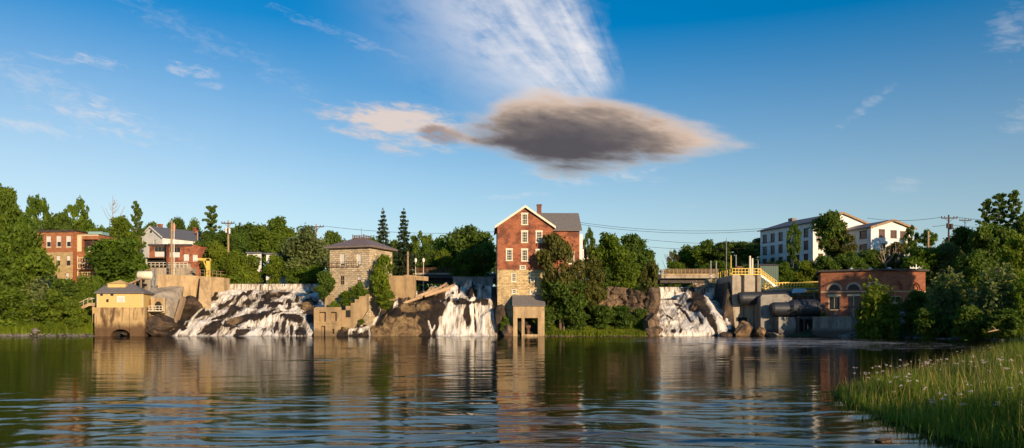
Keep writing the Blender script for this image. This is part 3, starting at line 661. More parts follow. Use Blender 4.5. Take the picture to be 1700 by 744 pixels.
# ------------------------------------------------------------------ windows
def win(parent, A, B, u0, u1, z0, z1, depth=.16, fm=None, gm=None, fr=.07, nx=2, nz=2, trim=0, tm=None, head=0, sill=0, blind=0, label=None):
    """frame in the opening + pane; trim = surround laid on the wall, standing 3 cm proud"""
    fm = fm or M['white']; gm = gm or M['glass']
    A = Vector((A[0], A[1], 0)); B = Vector((B[0], B[1], 0)); d = (B - A).normalized(); n = Vector((d.y, -d.x, 0))
    def bx(mb, a0, a1, c0, c1, q0, q1):
        P = lambda u, q, z: A + d * u + n * q + Vector((0, 0, z))
        mb.hexa([P(a0, q1, c0), P(a1, q1, c0), P(a1, q0, c0), P(a0, q0, c0), P(a0, q1, c1), P(a1, q1, c1), P(a1, q0, c1), P(a0, q0, c1)])
    f = MB(); q0, q1 = -depth + .0, -depth + .08
    bx(f, u0, u0 + fr, z0, z1, q0, q1); bx(f, u1 - fr, u1, z0, z1, q0, q1)
    bx(f, u0 + fr, u1 - fr, z0, z0 + fr, q0, q1); bx(f, u0 + fr, u1 - fr, z1 - fr, z1, q0, q1)
    for i in range(1, nx):
        c = u0 + (u1 - u0) * i / nx; bx(f, c - .02, c + .02, z0 + fr, z1 - fr, q0, q1 - .02)
    for i in range(1, nz):
        c = z0 + (z1 - z0) * i / nz; w_ = .04 if (nz == 2 or i == nz // 2) else .02
        bx(f, u0 + fr, u1 - fr, c - w_, c + w_, q0, q1 - .03)
    if trim:
        t = trim
        bx(f, u0 - t, u0 - .002, z0, z1, -.05, .035); bx(f, u1 + .002, u1 + t, z0, z1, -.05, .035)
        bx(f, u0 - t - .04, u1 + t + .04, z1 + .002, z1 + (head or t), -.05, .06)
        bx(f, u0 - t - .06, u1 + t + .06, z0 - (sill or t), z0 - .002, -.05, .09)
    o = f.build('window', tm or fm, parent)
    if label: o['label'] = label
    g = MB(); bx(g, u0 + fr * .5, u1 - fr * .5, z0 + fr * .5, z1 - fr * .5, q0 - .03, q0 + .01); g.build('pane', gm, o)
    if blind:
        g = MB(); bx(g, u0 + fr + .01, u1 - fr - .01, z1 - fr - (z1 - z0 - 2 * fr) * blind, z1 - fr, q0 + .012, q0 + .03); g.build('blind', M['blind'], o)
    return o
def wall4(name, parent, mat, W, D, z0, z1, f=(), l=(), rgt=(), back=(), gable=None, depth=.25, x0=0, y0=0):
    b = MB()
    b.facade((x0, y0), (x0 + W, y0), z0, z1, f, depth); b.facade((x0 + W, y0), (x0 + W, y0 + D), z0, z1, rgt, depth)
    b.facade((x0 + W, y0 + D), (x0, y0 + D), z0, z1, back, depth); b.facade((x0, y0 + D), (x0, y0), z0, z1, l, depth)
    if gable:
        for yy in (y0, y0 + D):
            b.poly([(x0, yy, z1), (x0 + W, yy, z1), (x0 + W / 2, yy, gable)])
    return b.build(name, mat, parent)
def gable_roof(parent, mat, W, D, ez, rz_, ov=.4, th=.18, x0=0, y0=0, trim=None):
    sl_ = (rz_ - ez) / (W / 2)
    b = MB()
    for s in (-1, 1):
        xe = x0 + W / 2 + s * (W / 2 + ov); ze = ez - sl_ * ov
        p = [(x0 + W / 2, rz_), (xe, ze), (xe, ze + th), (x0 + W / 2, rz_ + th)]
        b.xprism(p if s > 0 else p[::-1], y0 - ov, y0 + D + ov)
    o = b.build('roof', mat, parent)
    if trim:
        t = MB()
        for s in (-1, 1):
            xe = x0 + W / 2 + s * (W / 2 + ov); ze = ez - sl_ * ov
            p = [(x0 + W / 2, rz_ - .22), (xe, ze - .22), (xe, ze + th + .02), (x0 + W / 2, rz_ + th + .02)]
            t.xprism(p if s > 0 else p[::-1], y0 - ov - .06, y0 - ov - .004)
        t.build('rake_trim', trim, parent)
    return o
def flat_fill(parent, mat, W, D, z0, x0=0, y0=0):     # dark inner box so the openings show a dim room
    b = MB(); b.box(x0 + .6, x0 + W - .6, y0 + .6, y0 + D - .6, z0 + .1, z0 + .2); return b.build('floor_slab', mat, parent)

# ------------------------------------------------------------------ the red brick mill
t = thing('mill', 'tall red brick mill with pale stone base and grey gabled roof', 'building', (-2.45, 135, 0), 2)
Wm, Dm = 9.35, 12.5
bz = 11.1
def U(px): return (X(px, 135) + 2.45)
ops_b, ops_s, wins = [], [], []
for px, py, w_, h_ in [(871, 364, .85, 1.7), (871, 393.5, .85, 1.75), (895, 393.5, .85, 1.75), (845.5, 423.5, .85, 1.75), (871, 424, .85, 1.8), (895, 424.5, .85, 1.8), (868, 444, .75, .55)]:
    u, z = U(px), Z(py, 135); o = (u - w_ / 2, u + w_ / 2, z - h_ / 2, z + h_ / 2); wins.append((o, h_ > 1, 1)); ops_b.append(o)
for px, py, w_, h_ in [(853, 460.5, .62, 1.3), (883.5, 460.7, .62, 1.3), (853.5, 484, .6, .6), (883.5, 485, .6, .6)]:
    u, z = U(px), Z(py, 135); o = (u - w_ / 2, u + w_ / 2, z - h_ / 2, z + h_ / 2); wins.append((o, h_ > 1, 0)); ops_s.append(o)
ez, rz_ = 18.55, 21.75
# gable wall needs the attic window: build the gable as its own strips
att = ops_b[0]
b = MB(); b.facade((0, 0), (Wm, 0), bz, ez, [o for o in ops_b[1:]], .2)
hw = Wm / 2; gz_ = lambda u: ez + (rz_ - ez) * (1 - abs(u - hw) / hw)
zt = min(att[3], rz_ - .2)
for u0, u1, zl in ((0, att[0], ez), (att[1], Wm, ez)):
    b.poly([(u0, 0, ez), (u1, 0, ez), (u1, 0, gz_(u1)), (u0, 0, gz_(u0))])
if att[2] > ez: b.poly([(att[0], 0, ez), (att[1], 0, ez), (att[1], 0, att[2]), (att[0], 0, att[2])])
top_pts = [(att[0], 0, zt), (att[1], 0, zt), (att[1], 0, gz_(att[1]))] + ([(hw, 0, rz_)] if att[0] < hw < att[1] else []) + [(att[0], 0, gz_(att[0]))]
b.poly(top_pts)
lw = [(3.0, 3.85, 16, 17.7), (7.5, 8.35, 16, 17.7), (3.0, 3.85, 12.9, 14.6), (7.5, 8.35, 12.9, 14.6)]
b.facade((0, Dm), (0, 0), bz, ez, [(Dm - o[1], Dm - o[0], o[2], o[3]) for o in lw], .2)
b.facade((Wm, 0), (Wm, 3.0), bz, ez)
b.facade((Wm, Dm), (0, Dm), bz, ez); b.poly([(0, Dm, ez), (Wm, Dm, ez), (hw, Dm, rz_)])
# right wing, ridge running left to right
xr = 14.2; wez, wrz = 18.3, 21.6
b.facade((Wm, 3.0), (xr, 3.0), bz, wez, [(2.9, 3.8, 12.4, 14.2)], .2)
b.facade((xr, 3.0), (xr, Dm), bz, wez); b.facade((xr, Dm), (Wm, Dm), bz, wez)
b.poly([(xr, 3.0, wez), (xr, Dm, wez), (xr, (3 + Dm) / 2, wrz)])
brick = b.build('brick_wall', M['brick'], t)
b = MB(); b.facade((0, 0), (Wm, 0), 1.5, bz, ops_s, .25); b.facade((0, Dm), (0, 0), 1.5, bz); b.facade((Wm, 0), (Wm, 3.0), 1.5, bz)
b.facade((Wm, 3.0), (xr, 3.0), 1.5, bz); b.facade((xr, 3), (xr, Dm), 1.5, bz); b.build('stone_base', M['rubble'], t)
for o, big, br in wins:
    win(t, (0, 0), (Wm, 0), *o[:2], o[2], min(o[3], zt) if o is att else o[3], .13, M['offwhite'], M['glass'], .07, 3 if big else 2, 4 if big else 2, .14 if br else .1, M['offwhite'], .26 if (big and br) else .1, .14, blind=0)
for o in lw: win(t, (0, Dm), (0, 0), Dm - o[1], Dm - o[0], o[2], o[3], .13, M['offwhite'], M['glass'], .07, 3, 4, .14, M['offwhite'], .26)
win(t, (Wm, 3.0), (xr, 3.0), 2.9, 3.8, 12.4, 14.2, .13, M['offwhite'], M['glass'], .07, 3, 4, .14, M['offwhite'], .26)
gable_roof(t, M['grey_roof'], Wm, Dm, ez, rz_, .45, .16, trim=M['offwhite'])
b = MB(); my = (3 + Dm) / 2
for s in (-1, 1):
    ye = my + s * ((Dm - 3) / 2 + .45); ze = wez - .31
    p = [(Wm * .5 + 1.5, my, wrz), (xr + .4, my, wrz), (xr + .4, ye, ze), (Wm * .5 + 1.5 if s > 0 else Wm * .97, ye, ze)]
    q = [(a, c, z + .16) for a, c, z in p]
    b.hexa(p + q) if s < 0 else b.hexa(p[::-1] + q[::-1])
b.build('wing_roof', M['grey_roof'], t)
ch = MB(); cx_ = U(897) + .35; ch.box(cx_ - .38, cx_ + .38, my - .4, my + .4, 21, 23.2); ch.box(cx_ - .45, cx_ + .45, my - .47, my + .47, 23.0, 23.25); ch.build('chimney', M['dull_brick'], t)
b = MB(); b.box(xr + .05, xr + .65, 4.0, 4.6, 8, 17.6); b.box(xr + .05, xr + 1.0, 3.9, 7, 13.2, 13.4); b.box(xr + .7, xr + .85, 3.95, 4.1, 8, 15); b.build('white_shaft', M['white'], t)
# shed at its foot
t = thing('pump_shed', 'small tan concrete shed with dark doorways and lean-to roof at the mill foot', 'shed', (.0, 132, 0), 0)
s0, s1 = X(852, 132), X(904, 132)
b = MB(); b.facade((s0, 0), (s1, 0), 0, Z(508, 132), [(X(859, 132) - s0, X(866, 132) - s0, -.0, Z(528, 132)), (X(871, 132) - s0, X(893, 132) - s0, .3, Z(528, 132))], .5)
b.facade((s1, 0), (s1, 2.6), 0, Z(507, 132)); b.facade((s0, 2.6), (s0, 0), 0, Z(507, 132)); b.box(s0, s1, 2.5, 2.7, 0, 5); b.build('wall', M['tan_concrete'], t)
b = MB(); zr0, zr1 = Z(507.5, 132) + .02, Z(490, 134.8)
b.hexa([(s0 - .15, -.25, zr0 - .1), (s1 + .15, -.25, zr0 - .1), (s1 + .15, 2.9, zr1 - .1), (s0 - .15, 2.9, zr1 - .1), (s0 - .15, -.25, zr0), (s1 + .15, -.25, zr0), (s1 + .15, 2.9, zr1), (s0 - .15, 2.9, zr1)]); b.build('roof', M['grey_roof'], t)
b = MB(); b.box(s0 + .1, s1 - .1, .6, 2.4, .1, .3); b.box(s0 + .2, s1 - .2, 2.2, 2.35, .3, 3); b.build('dark_recess', M['dark'], t)
b = MB(); b.tube([(X(877, 132), 1.0, .2), (X(877, 132), 1.0, 1.4)], [.28, .2]); b.tube([(X(877, 132) - .3, 1, 1.5), (X(877, 132) + .4, 1, 1.5)], .3); b.build('pump', M['rust'], t)

# ------------------------------------------------------------------ stone tower house
phi = 21; Wt = 8.0
t = thing('stone_house', 'square two-storey rough stone house with brown hipped roof and roof cresting', 'building', (-24.7 - Wt * math.cos(R(phi)), 139 + Wt * math.sin(R(phi)), 0), -phi)
def UT(px):   # intersect view ray with the front plane
    k = (px - CX) / F; ax, ay = -24.7 - Wt * math.cos(R(phi)), 139 + Wt * math.sin(R(phi)); c, s = math.cos(R(phi)), math.sin(R(phi))
    return (k * ay - ax) / (c + k * s)
def YT(u): return 139 + (Wt - u) * math.sin(R(phi))
tops = []
for px, y0, y1, w_ in [(568.5, 421.5, 441.5, .95), (596, 421.5, 441.5, .95), (568, 458, 473, .85), (596, 458.5, 475.5, .85), (580, 477, 490, .8)]:
    u = UT(px); Yv = YT(u); tops.append((u - w_ / 2, u + w_ / 2, Z(y1, Yv), Z(y0, Yv)))
zt_, zb_ = Z(411, 139.5), -.5
rw = [(2.0, 2.9, 11.8, 13.9), (5.2, 6.1, 11.8, 13.9)]
wall4('stone_wall', t, M['ashlar'], Wt, Wt, zb_, zt_, tops, (), rw, (), None, .3)
for i, o in enumerate(tops):
    win(t, (0, 0), (Wt, 0), *o, .2, M['offwhite'] if i < 2 else M['wood'], M['glass'], .08, 2, 2, 0, blind=[.85, .9, 0, .35, 0][i])
for o in rw: win(t, (Wt, 0), (Wt, Wt), *o, .2, M['offwhite'], M['glass'], .08, 2, 2)
b = MB(); b.box(-.04, Wt + .04, -.07, -.003, Z(450.5, 140) - .12, Z(450.5, 140) + .1); b.build('string_course', M['ashlar'], t)
b = MB(); ov = .75; zr = zt_; z2 = Z(396, 143); q = .36
P_ = [(-ov, -ov), (Wt + ov, -ov), (Wt + ov, Wt + ov), (-ov, Wt + ov)]; Q_ = [(Wt * q, Wt * q), (Wt * (1 - q), Wt * q), (Wt * (1 - q), Wt * (1 - q)), (Wt * q, Wt * (1 - q))]
b.hexa([(x, y, zr) for x, y in P_] + [(x, y, zr + .3) for x, y in P_]); b.hexa([(x, y, zr + .303) for x, y in P_] + [(x, y, z2) for x, y in Q_]); b.build('hip_roof', M['brown_roof'], t)
b = MB()
for x, y in Q_: b.beam((x, y, z2), (x, y, z2 + .75), .1)
for i in range(4):
    p, r_ = Q_[i], Q_[(i + 1) % 4]; b.beam((*p, z2 + .55), (*r_, z2 + .55), .07); b.beam((*p, z2 + .1), (*r_, z2 + .1), .12)
    for k in range(1, 6):
        f_ = k / 6; a = (p[0] + (r_[0] - p[0]) * f_, p[1] + (r_[1] - p[1]) * f_); b.beam((*a, z2), (*a, z2 + .62), .06)
b.build('roof_cresting', M['rust'], t)
b = MB(); b.tube([(Wt / 2, Wt / 2, z2), (Wt / 2, Wt / 2, z2 + 2.0)], .04, 5); b.build('lightning_rod', M['grey_steel'], t)
b = MB(); zz = Z(441, 140)
b.beam((-.2, -.5, zz), (6.5, -.5, zz - .15), .08); b.beam((-.2, -.5, zz + .7), (6.5, -.5, zz + .6), .06)
for k in range(7): b.beam((-.1 + k * 1.05, -.5, zz - .25), (-.1 + k * 1.05, -.5, zz + .7), .05); b.beam((-.1 + k * 1.05, 0, zz - .05), (-.1 + k * 1.05, -.5, zz - .05), .05)
b.build('iron_balcony_rail', M['rust'], t)

# ruined lower walls
t = thing('ruined_wall', 'ruined roofless stone wall with two window holes at the water below the stone house', 'wall', (0, 134.3, 0))
a0, a1 = X(523, 134.3), X(566, 134.3)
g = lambda px: X(px, 134.3) - a0
b = MB(); b.facade((a0, 0), (a1, 0), -1, Z(510, 134.3), [(g(530), g(541), Z(534, 134.3), Z(518, 134.3)), (g(549), g(559), Z(533, 134.3), Z(518, 134.3)), (g(533), g(540), -.5, Z(541, 134.3)), (g(551), g(555), .4, Z(546, 134.3))], .6)
b.facade((a0, .6), (a0, 0), -1, Z(510, 134.3)); b.facade((a1, .6), (a0, .6), -1, Z(510, 134.3)); b.poly([(a0, 0, Z(510, 134.3)), (a1, 0, Z(510, 134.3)), (a1, .6, Z(510, 134.3)), (a0, .6, Z(510, 134.3))])
b.build('front_wall', M['ochre_wall'], t)
b = MB(); b.box(a0 - .1, a1 + .2, -.12, -.003, Z(537.5, 134.3), Z(535, 134.3)); b.box(a0 - .15, a0 + .4, -.2, -.004, -1, Z(512, 134.3)); b.build('ledge', M['ochre_wall'], t)
b = MB(); b.prism([(a0 + .2, .9), (a1, .9), (a1, 4), (a0 + .2, 4)], -1, 1.8); b.build('rubble_fill', M['tan_rock'], t)
b = MB(); b.xprism([(X(540, 140), 2), (X(560, 140), 2), (X(560, 140), Z(500, 140)), (X(556, 140), Z(494, 140)), (X(548, 140), Z(490, 140)), (X(542, 140), Z(496, 140))], 4.6, 5.2); b.build('broken_gable', M['ochre_wall'], t)
t = thing('stepped_wall', 'ochre stepped retaining wall climbing to the stone house', 'wall', (0, 135, 0))
prof = [(567, 555), (567, 515), (575, 515), (575, 508), (583, 508), (583, 503), (590, 503), (590, 497), (597, 497), (597, 492), (606, 492), (611, 488), (611, 515), (600, 532), (588, 545), (578, 555)]
b = MB(); b.xprism([(X(p, 135.5), Z(q, 135.5)) for p, q in prof][::-1], 0, 1.0); b.build('wall', M['ochre_wall'], t)
b = MB(); b.box(X(574, 135), X(582, 135), -.03, .2, Z(527, 135), Z(515, 135)); b.build('dark_opening', M['dark'], t)
t = thing('abutment_wall', 'broad tan concrete abutment between the stone house and the middle falls', 'wall', (0, 142, 0))
b = MB(); b.prism([(X(642, 142), 0), (X(672, 142), .4), (X(690, 145), 3.4), (X(690, 148), 7), (X(642, 148), 7)], 3, Z(458, 142.5)); b.build('block', M['ochre_wall'], t)
b = MB(); b.beam((X(672, 145), 3, Z(460, 145)), (X(709, 150), 8, Z(463, 150)), .6, .8); b.build('top_beam', M['tan_concrete'], t)

# ------------------------------------------------------------------ yellow powerhouse at left
t = thing('yellow_powerhouse', 'small yellow clapboard powerhouse on a rust stained concrete base with an arch', 'building', (0, 132, 0), 0)
x0_, x1_ = X(161, 132), X(238, 132); ze, zm = Z(486, 132), Z(510.5, 132)
xb0, xb1 = X(157, 132), X(240, 132); dpt = 5.2
g = lambda px: X(px, 132) - x0_
o1 = [(g(166), g(171), Z(491.5, 132), Z(486.8, 132)), (g(183), g(188.5), Z(491.5, 132), Z(486.8, 132)), (g(176), g(180.5), Z(502, 132), Z(496.5, 132))]
b = MB(); b.facade((x0_, 0), (x1_, 0), zm, ze, o1, .12); b.facade((x1_, 0), (x1_ - .9, dpt), zm, ze); b.facade((x1_ - .9, dpt), (x0_, dpt), zm, ze); b.facade((x0_, dpt), (x0_, 0), zm, ze); b.build('yellow_wall', M['yellow'], t)
for o in o1: win(t, (x0_, 0), (x1_, 0), *o, .1, M['wood'], M['glass'], .04, 1, 1)
b = MB(); b.box(x1_ - .16, x1_ + .03, -.04, -.003, zm, ze); b.box(x0_ - .03, x0_ + .12, -.04, -.003, zm, ze); b.box(x0_, x1_, -.04, -.003, ze - .12, ze); b.build('corner_board', M['cream'], t)
b = MB(); b.box(X(194.5, 132), X(207, 132), -.05, -.003, Z(502, 132), Z(492, 132)); sg = b.build('sign', M['white'], t)
b = MB(); zz = Z(494.5, 132)
rr = random.Random(3)
for k, wd in enumerate((.8, .95, .6, .9, .5)):
    x = X(201, 132) - wd / 2
    while x < X(201, 132) + wd / 2: l_ = rr.uniform(.06, .16); b.box(x, x + l_, -.056, -.052, zz - k * .16 - .04, zz - k * .16 + .03); x += l_ + .035
b.build('sign_lettering', M['grey_steel'], sg)
b = MB(); hx = X(200, 132)       # concrete base with arch
ar0, ar1 = X(184, 132), X(215, 132); n = 9
pts = [(ar0, -.8)] + [(hx + (ar1 - ar0) / 2 * -math.cos(math.pi * k / n), .15 + 1.0 * math.sin(math.pi * k / n)) for k in range(n + 1)] + [(ar1, -.8)]
out = [(xb0, -.8), (xb0, zm)] + [(xb1, zm), (xb1, -.8)]
for k in range(len(pts) - 1):     # face strips above the arch
    (ax, az_), (bx_, bz_) = pts[k], pts[k + 1]
    if abs(bx_ - ax) > 1e-4: b.poly([(ax, 0, az_), (bx_, 0, bz_), (bx_, 0, zm), (ax, 0, zm)])
    b.poly([(ax, 0, az_), (ax, 1.5, az_), (bx_, 1.5, bz_), (bx_, 0, bz_)])
b.poly([(xb0, 0, -.8), (ar0, 0, -.8), (ar0, 0, zm), (xb0, 0, zm)]); b.poly([(ar1, 0, -.8), (xb1, 0, -.8), (xb1, 0, zm), (ar1, 0, zm)])
b.facade((xb1, 0), (xb1 - .75, dpt), -.8, zm); b.facade((xb0, dpt), (xb0, 0), -.8, zm); b.poly([(xb0, 0, zm), (xb1, 0, zm), (xb1 - .75, dpt, zm), (xb0, dpt, zm)]); b.build('concrete_base', M['stained_concrete'], t)
b = MB(); b.box(ar0 - .1, ar1 + .1, 1.4, 1.5, -.8, 2.4); b.build('dark_tailrace', M['dark'], t)
b = MB(); ov = .35; rA = Vector((X(180, 135), 2.6, Z(471, 134.6))); rB = Vector((X(222, 135), 2.6, Z(471, 134.6)))
e = [(x0_ - ov, -ov, ze), (x1_ + ov, -ov, ze), (x1_ - .9 + ov, dpt + ov, ze), (x0_ - ov, dpt + ov, ze)]
b.add(e + [tuple(rA), tuple(rB)], [(0, 1, 5, 4), (1, 2, 5), (2, 3, 4, 5), (3, 0, 4), (3, 2, 1, 0)]); b.add([(x, y, z + .0) for x, y, z in e] + [(x, y, z - .14) for x, y, z in e], [(4, 5, 1, 0), (5, 6, 2, 1), (7, 4, 0, 3), (6, 7, 3, 2)]); b.build('hip_roof', M['grey_roof'], t)
b = MB(); lx0, lx1 = X(187, 135), X(216, 135); zl = Z(472, 135)
b.box(lx0, lx1, 1.3, 3.9, zl - .6, zl); b.add([(lx0 - .2, 1.1, zl), (lx1 + .2, 1.1, zl), (lx1 + .2, 4.1, zl), (lx0 - .2, 4.1, zl), ((lx0 + lx1) / 2, 2.6, Z(465, 134.6))], [(0, 1, 4), (1, 2, 4), (2, 3, 4), (3, 0, 4)]); b.build('roof_lantern', M['yellow'], t)
# footbridge stairs left of it
t = thing('river_stairs', 'sloping concrete stair with railing left of the yellow powerhouse', 'stairs', (0, 135.5, 0))
b = MB(); pz = lambda px, py: (X(px, 135.5), Z(py, 135.5))
b.xprism([pz(124, 519), pz(124, 514), pz(147, 503), pz(160, 503), pz(160, 508), pz(148, 508)][::-1], 0, 1.4); b.build('deck', M['tan_concrete'], t)
for y in (.05, 1.35):
    b = MB(); b.beam((*pz(124, 506)[:1], y, pz(0, 506)[1]), (pz(147, 0)[0], y, pz(0, 495)[1]), .09); b.beam((pz(147, 0)[0], y, Z(495, 135.5)), (pz(160, 0)[0], y, Z(495, 135.5)), .09)
    for k in range(6): f_ = k / 5; x = X(124 + 36 * f_, 135.5); zt2 = Z(506 - 11 * min(1, f_ * 36 / 23), 135.5); b.beam((x, y, zt2 - .85), (x, y, zt2), .07)
    b.build('handrail', M['cream'], t)
b = MB(); b.box(X(131, 135.5), X(134, 135.5), .4, .9, 0, Z(515, 135.5)); b.box(X(151, 135.5), X(155, 135.5), .4, .9, 0, Z(508, 135.5)); b.box(X(148, 135.5), X(160, 135.5), .2, 1.2, .9, 1.5); b.build('pier', M['stained_concrete'], t)

# ------------------------------------------------------------------ left intake wall
t = thing('intake_wall', 'high tan concrete retaining wall between the yellow powerhouse and the left falls', 'wall', (0, 0, 0))
def pw(px, py, Y): return (X(px, Y), Y, Z(py, Y))
b = MB(); T = Z(457.5, 146)
A0, A1, A2 = (X(262, 142), 142), (X(325, 146.5), 146.5), (X(372, 153), 153)
b.prism([A0, A1, A2, (A2[0], 156), (A1[0] - 1, 151.5), (A0[0] - 1, 147)], -1, T); b.build('wall', M['tan_concrete'], t)
b = MB(); b.hexa([(X(325, 140), 140, .5), (X(347, 140), 141, .5), (X(347, 147), 149, .5), (X(330, 147), 149, .5), (X(330, 145), 145.7, T - .3), (X(345, 146), 147.5, T - .3), (X(346, 149), 150, T - .3), (X(332, 149), 150, T - .3)]); b.build('shadow_wedge', M['tan_concrete'], t)  # added wedge shaped after a trapezoid of shadow on the wall
b = MB(); b.hexa([pw(238, 556, 135), pw(284, 556, 135), pw(300, 530, 144), pw(250, 530, 144), pw(242, 493, 136), pw(280, 507, 137), pw(305, 476, 143.5), pw(252, 474, 143.5)]); b.build('apron', M['concrete'], t)
b = MB(); b.beam(pw(305, 494, 139), pw(286, 556, 135), .55, .9); b.build('leaning_slab', M['wood'], t)
b = MB(); cxx, cyy, czz = X(262, 138), 137.0, Z(505, 138)
b.prism([(X(251, 135), 134.8), (X(275, 135), 134.8), (X(275, 138), 138.2), (X(251, 138), 138.2)], Z(520, 135), Z(495, 135)); b.build('valve_house', M['tan_concrete'], t)
b = MB(); b.xprism([(X(257, 134.7), Z(515, 134.7)), (X(268, 134.7), Z(515, 134.7)), (X(268, 134.7), Z(505, 134.7)), (X(265.5, 134.7), Z(501.5, 134.7)), (X(262.5, 134.7), Z(500.3, 134.7)), (X(259.5, 134.7), Z(501.5, 134.7)), (X(257, 134.7), Z(505, 134.7))], 134.7, 134.78); b.build('arched_doorway', M['dark'], t)
b = MB(); b.box(X(247, 134), X(270, 134), 133.6, 134.8, Z(517, 134), Z(515.5, 134))
for k in range(5): x = X(247 + k * 5.7, 133.6); b.beam((x, 133.65, Z(516, 133.6)), (x, 133.65, Z(508, 133.6)), .07)
for q in (508, 512): b.beam((X(247, 133.6), 133.65, Z(q, 133.6)), (X(270, 133.6), 133.65, Z(q, 133.6)), .08)
b.build('landing_rail', M['offwhite'], t)
# rail along the top
b = MB(); path = [A0, A1, A2]
for i in range(2):
    p, q = path[i], path[i + 1]; n = 7
    for k in range(n):
        f_ = k / n; x, y = p[0] + (q[0] - p[0]) * f_, p[1] + (q[1] - p[1]) * f_ + .2; b.beam((x, y, T), (x, y, T + 1.15), .07)
    for z in (.6, 1.15): b.beam((p[0], p[1] + .2, T + z), (q[0], q[1] + .2, T + z), .06)
b.build('railing', M['wood'], t)
t = thing('gantry_frame', 'faded yellow steel gantry arm above the left retaining wall', 'gantry', (0, 150, 0))
b = MB(); b.box(X(343, 150), X(349, 150), -.25, .25, T - .3, Z(430, 150)); b.beam((X(329, 150), 0, Z(430.5, 150)), (X(350, 150), 0, Z(431.5, 150)), .5, .45); b.beam((X(343, 150), 0, Z(446, 150)), (X(338, 150), 0, Z(433, 150)), .18); b.build('frame', M['yellow_faded'], t)
t = thing('storage_tank', 'white horizontal steel tank on a stand beside the left retaining wall', 'tank', (0, 142, 0))
b = MB(); b.tube([(X(228, 142), 0, Z(457, 142)), (X(230, 142), 0, Z(457, 142)), (X(254, 142), .3, Z(457, 142)), (X(256, 142), .3, Z(457, 142))], [.4, .75, .75, .4], 14); b.build('tank', M['offwhite'], t, True)
b = MB()
for px in (233, 250): b.beam((X(px, 142), 0, 5), (X(px, 142), 0, Z(460, 142)), .25)
b.beam((X(256.5, 142), -.3, 5), (X(256.5, 142), -.3, Z(448, 142)), .32); b.beam((X(225, 142), .2, Z(463, 142)), (X(262, 142), .2, Z(463, 142)), .25); b.build('stand', M['grey_steel'], t)
t = thing('pipe_trestle', 'dark sloping service trestle behind the yellow powerhouse roof', 'trestle', (0, 140, 0))
b = MB(); b.beam((X(205, 140), 1, Z(474, 140)), (X(232, 140), 1, Z(462, 140)), .8, .3)
for px in (210, 220, 230): b.beam((X(px, 140), 1, 4), (X(px, 140), 1, Z(474 - (px - 205) * .44, 140)), .2)
b.beam((X(226, 140), 3, Z(447, 140)), (X(262, 144), 3, Z(447, 144)), .12); b.beam((X(226, 140), 3, Z(451, 140)), (X(262, 144), 3, Z(451, 144)), .1)
b.build('frame', M['wood'], t)

# ------------------------------------------------------------------ left apartment block
t = thing('apartment_block', 'orange brick apartment block with cream painted lower floors on the left hill', 'building', (X(60, 151), 151, 0), -6)
Wl = 7.35; y_u = lambda py: Z(py, 150.5)
ops = [(u - .45, u + .45, y_u(410), y_u(392)) for u in (2.5, 4.55, 6.5)]; ops2 = [(u - .42, u + .42, y_u(441.5), y_u(424)) for u in (2.4, 4.4, 6.45)]; ops3 = [(5.9, 6.6, y_u(466), y_u(453))]
b = MB(); b.facade((0, 0), (Wl, 0), y_u(419), y_u(383), ops, .2); b.facade((0, 9), (0, 0), y_u(419), y_u(383)); b.facade((Wl, 9), (0, 9), 4, y_u(383)); b.facade((Wl, 0), (Wl, 9), 4, y_u(383)); b.build('brick_wall', M['orange_brick'], t)
b = MB(); b.facade((0, 0), (Wl, 0), 4, y_u(419), ops2 + ops3, .2); b.facade((0, 9), (0, 0), 4, y_u(419)); b.build('painted_wall', M['cream_brick'], t)
for i, o in enumerate(ops + ops2 + ops3): win(t, (0, 0), (Wl, 0), *o, .14, M['white'] if i < 3 else M['wood'], M['glass'], .07, 1, 2, 0, blind=.5 if i < 6 else .9)
b = MB(); b.box(-.3, Wl + .3, -.3, 9.2, y_u(383), y_u(383) + .12); b.box(-.2, Wl + .2, -.22, -.004, y_u(384.5) - .1, y_u(383)); b.build('roof', M['dark_roof'], t)
for i, o in enumerate(ops + ops2): b = MB(); b.box(o[0] - .08, o[1] + .08, -.06, -.003, o[2] - .14, o[2] - .01); b.build('window_sill', M['cream'], t)
t = thing('porch_house', 'brick house with stacked wooden rear porches and teal box on its roof at left', 'building', (X(123, 151.5), 151.6, 0), -3)
Wp = 4.7; o1 = [(1.5, 4.6, Z(418.5, 152), Z(398, 152))]; 
b = MB(); b.facade((0, 0), (Wp, 0), 4, Z(390, 152), o1, .8); b.facade((Wp, 0), (Wp, 7), 4, Z(390, 152)); b.facade((0, 7), (0, 0), 4, Z(390, 152)); b.facade((Wp, 7), (0, 7), 4, Z(390, 152)); b.build('wall', M['orange_brick'], t)
b = MB(); b.box(.05, 1.4, -.04, -.004, Z(418, 152), Z(392.5, 152)); b.box(0, Wp, -.05, -.005, Z(392, 152), Z(389, 152)); b.build('cream_panel', M['cream_clap'], t)
b = MB(); b.box(1.5, 4.6, .75, .8, Z(418.5, 152), Z(398, 152)); b.build('dark_recess', M['dull_glass'], t)
b = MB(); b.box(2.3, 3.5, .6, .7, Z(418.5, 152), Z(409, 152)); b.box(3.6, 4.55, .6, .7, Z(418.5, 152), Z(410, 152)); b.build('white_panel', M['blind'], t)
for py in (437, 447, 461):
    b = MB(); b.box(1.6, 5.6, -1.8, -.01, Z(py, 152) - .12, Z(py, 152))
    for k in range(9): b.beam((1.65 + k * .48, -1.75, Z(py, 152)), (1.65 + k * .48, -1.75, Z(py, 152) + .85), .06)
    b.beam((1.6, -1.75, Z(py, 152) + .88), (5.6, -1.75, Z(py, 152) + .88), .09)
    for x in (1.7, 5.5): b.beam((x, -1.7, Z(py, 152)), (x, -1.7, Z(py - 11, 152)), .12)
    b.build('porch', M['cream_clap'], t)
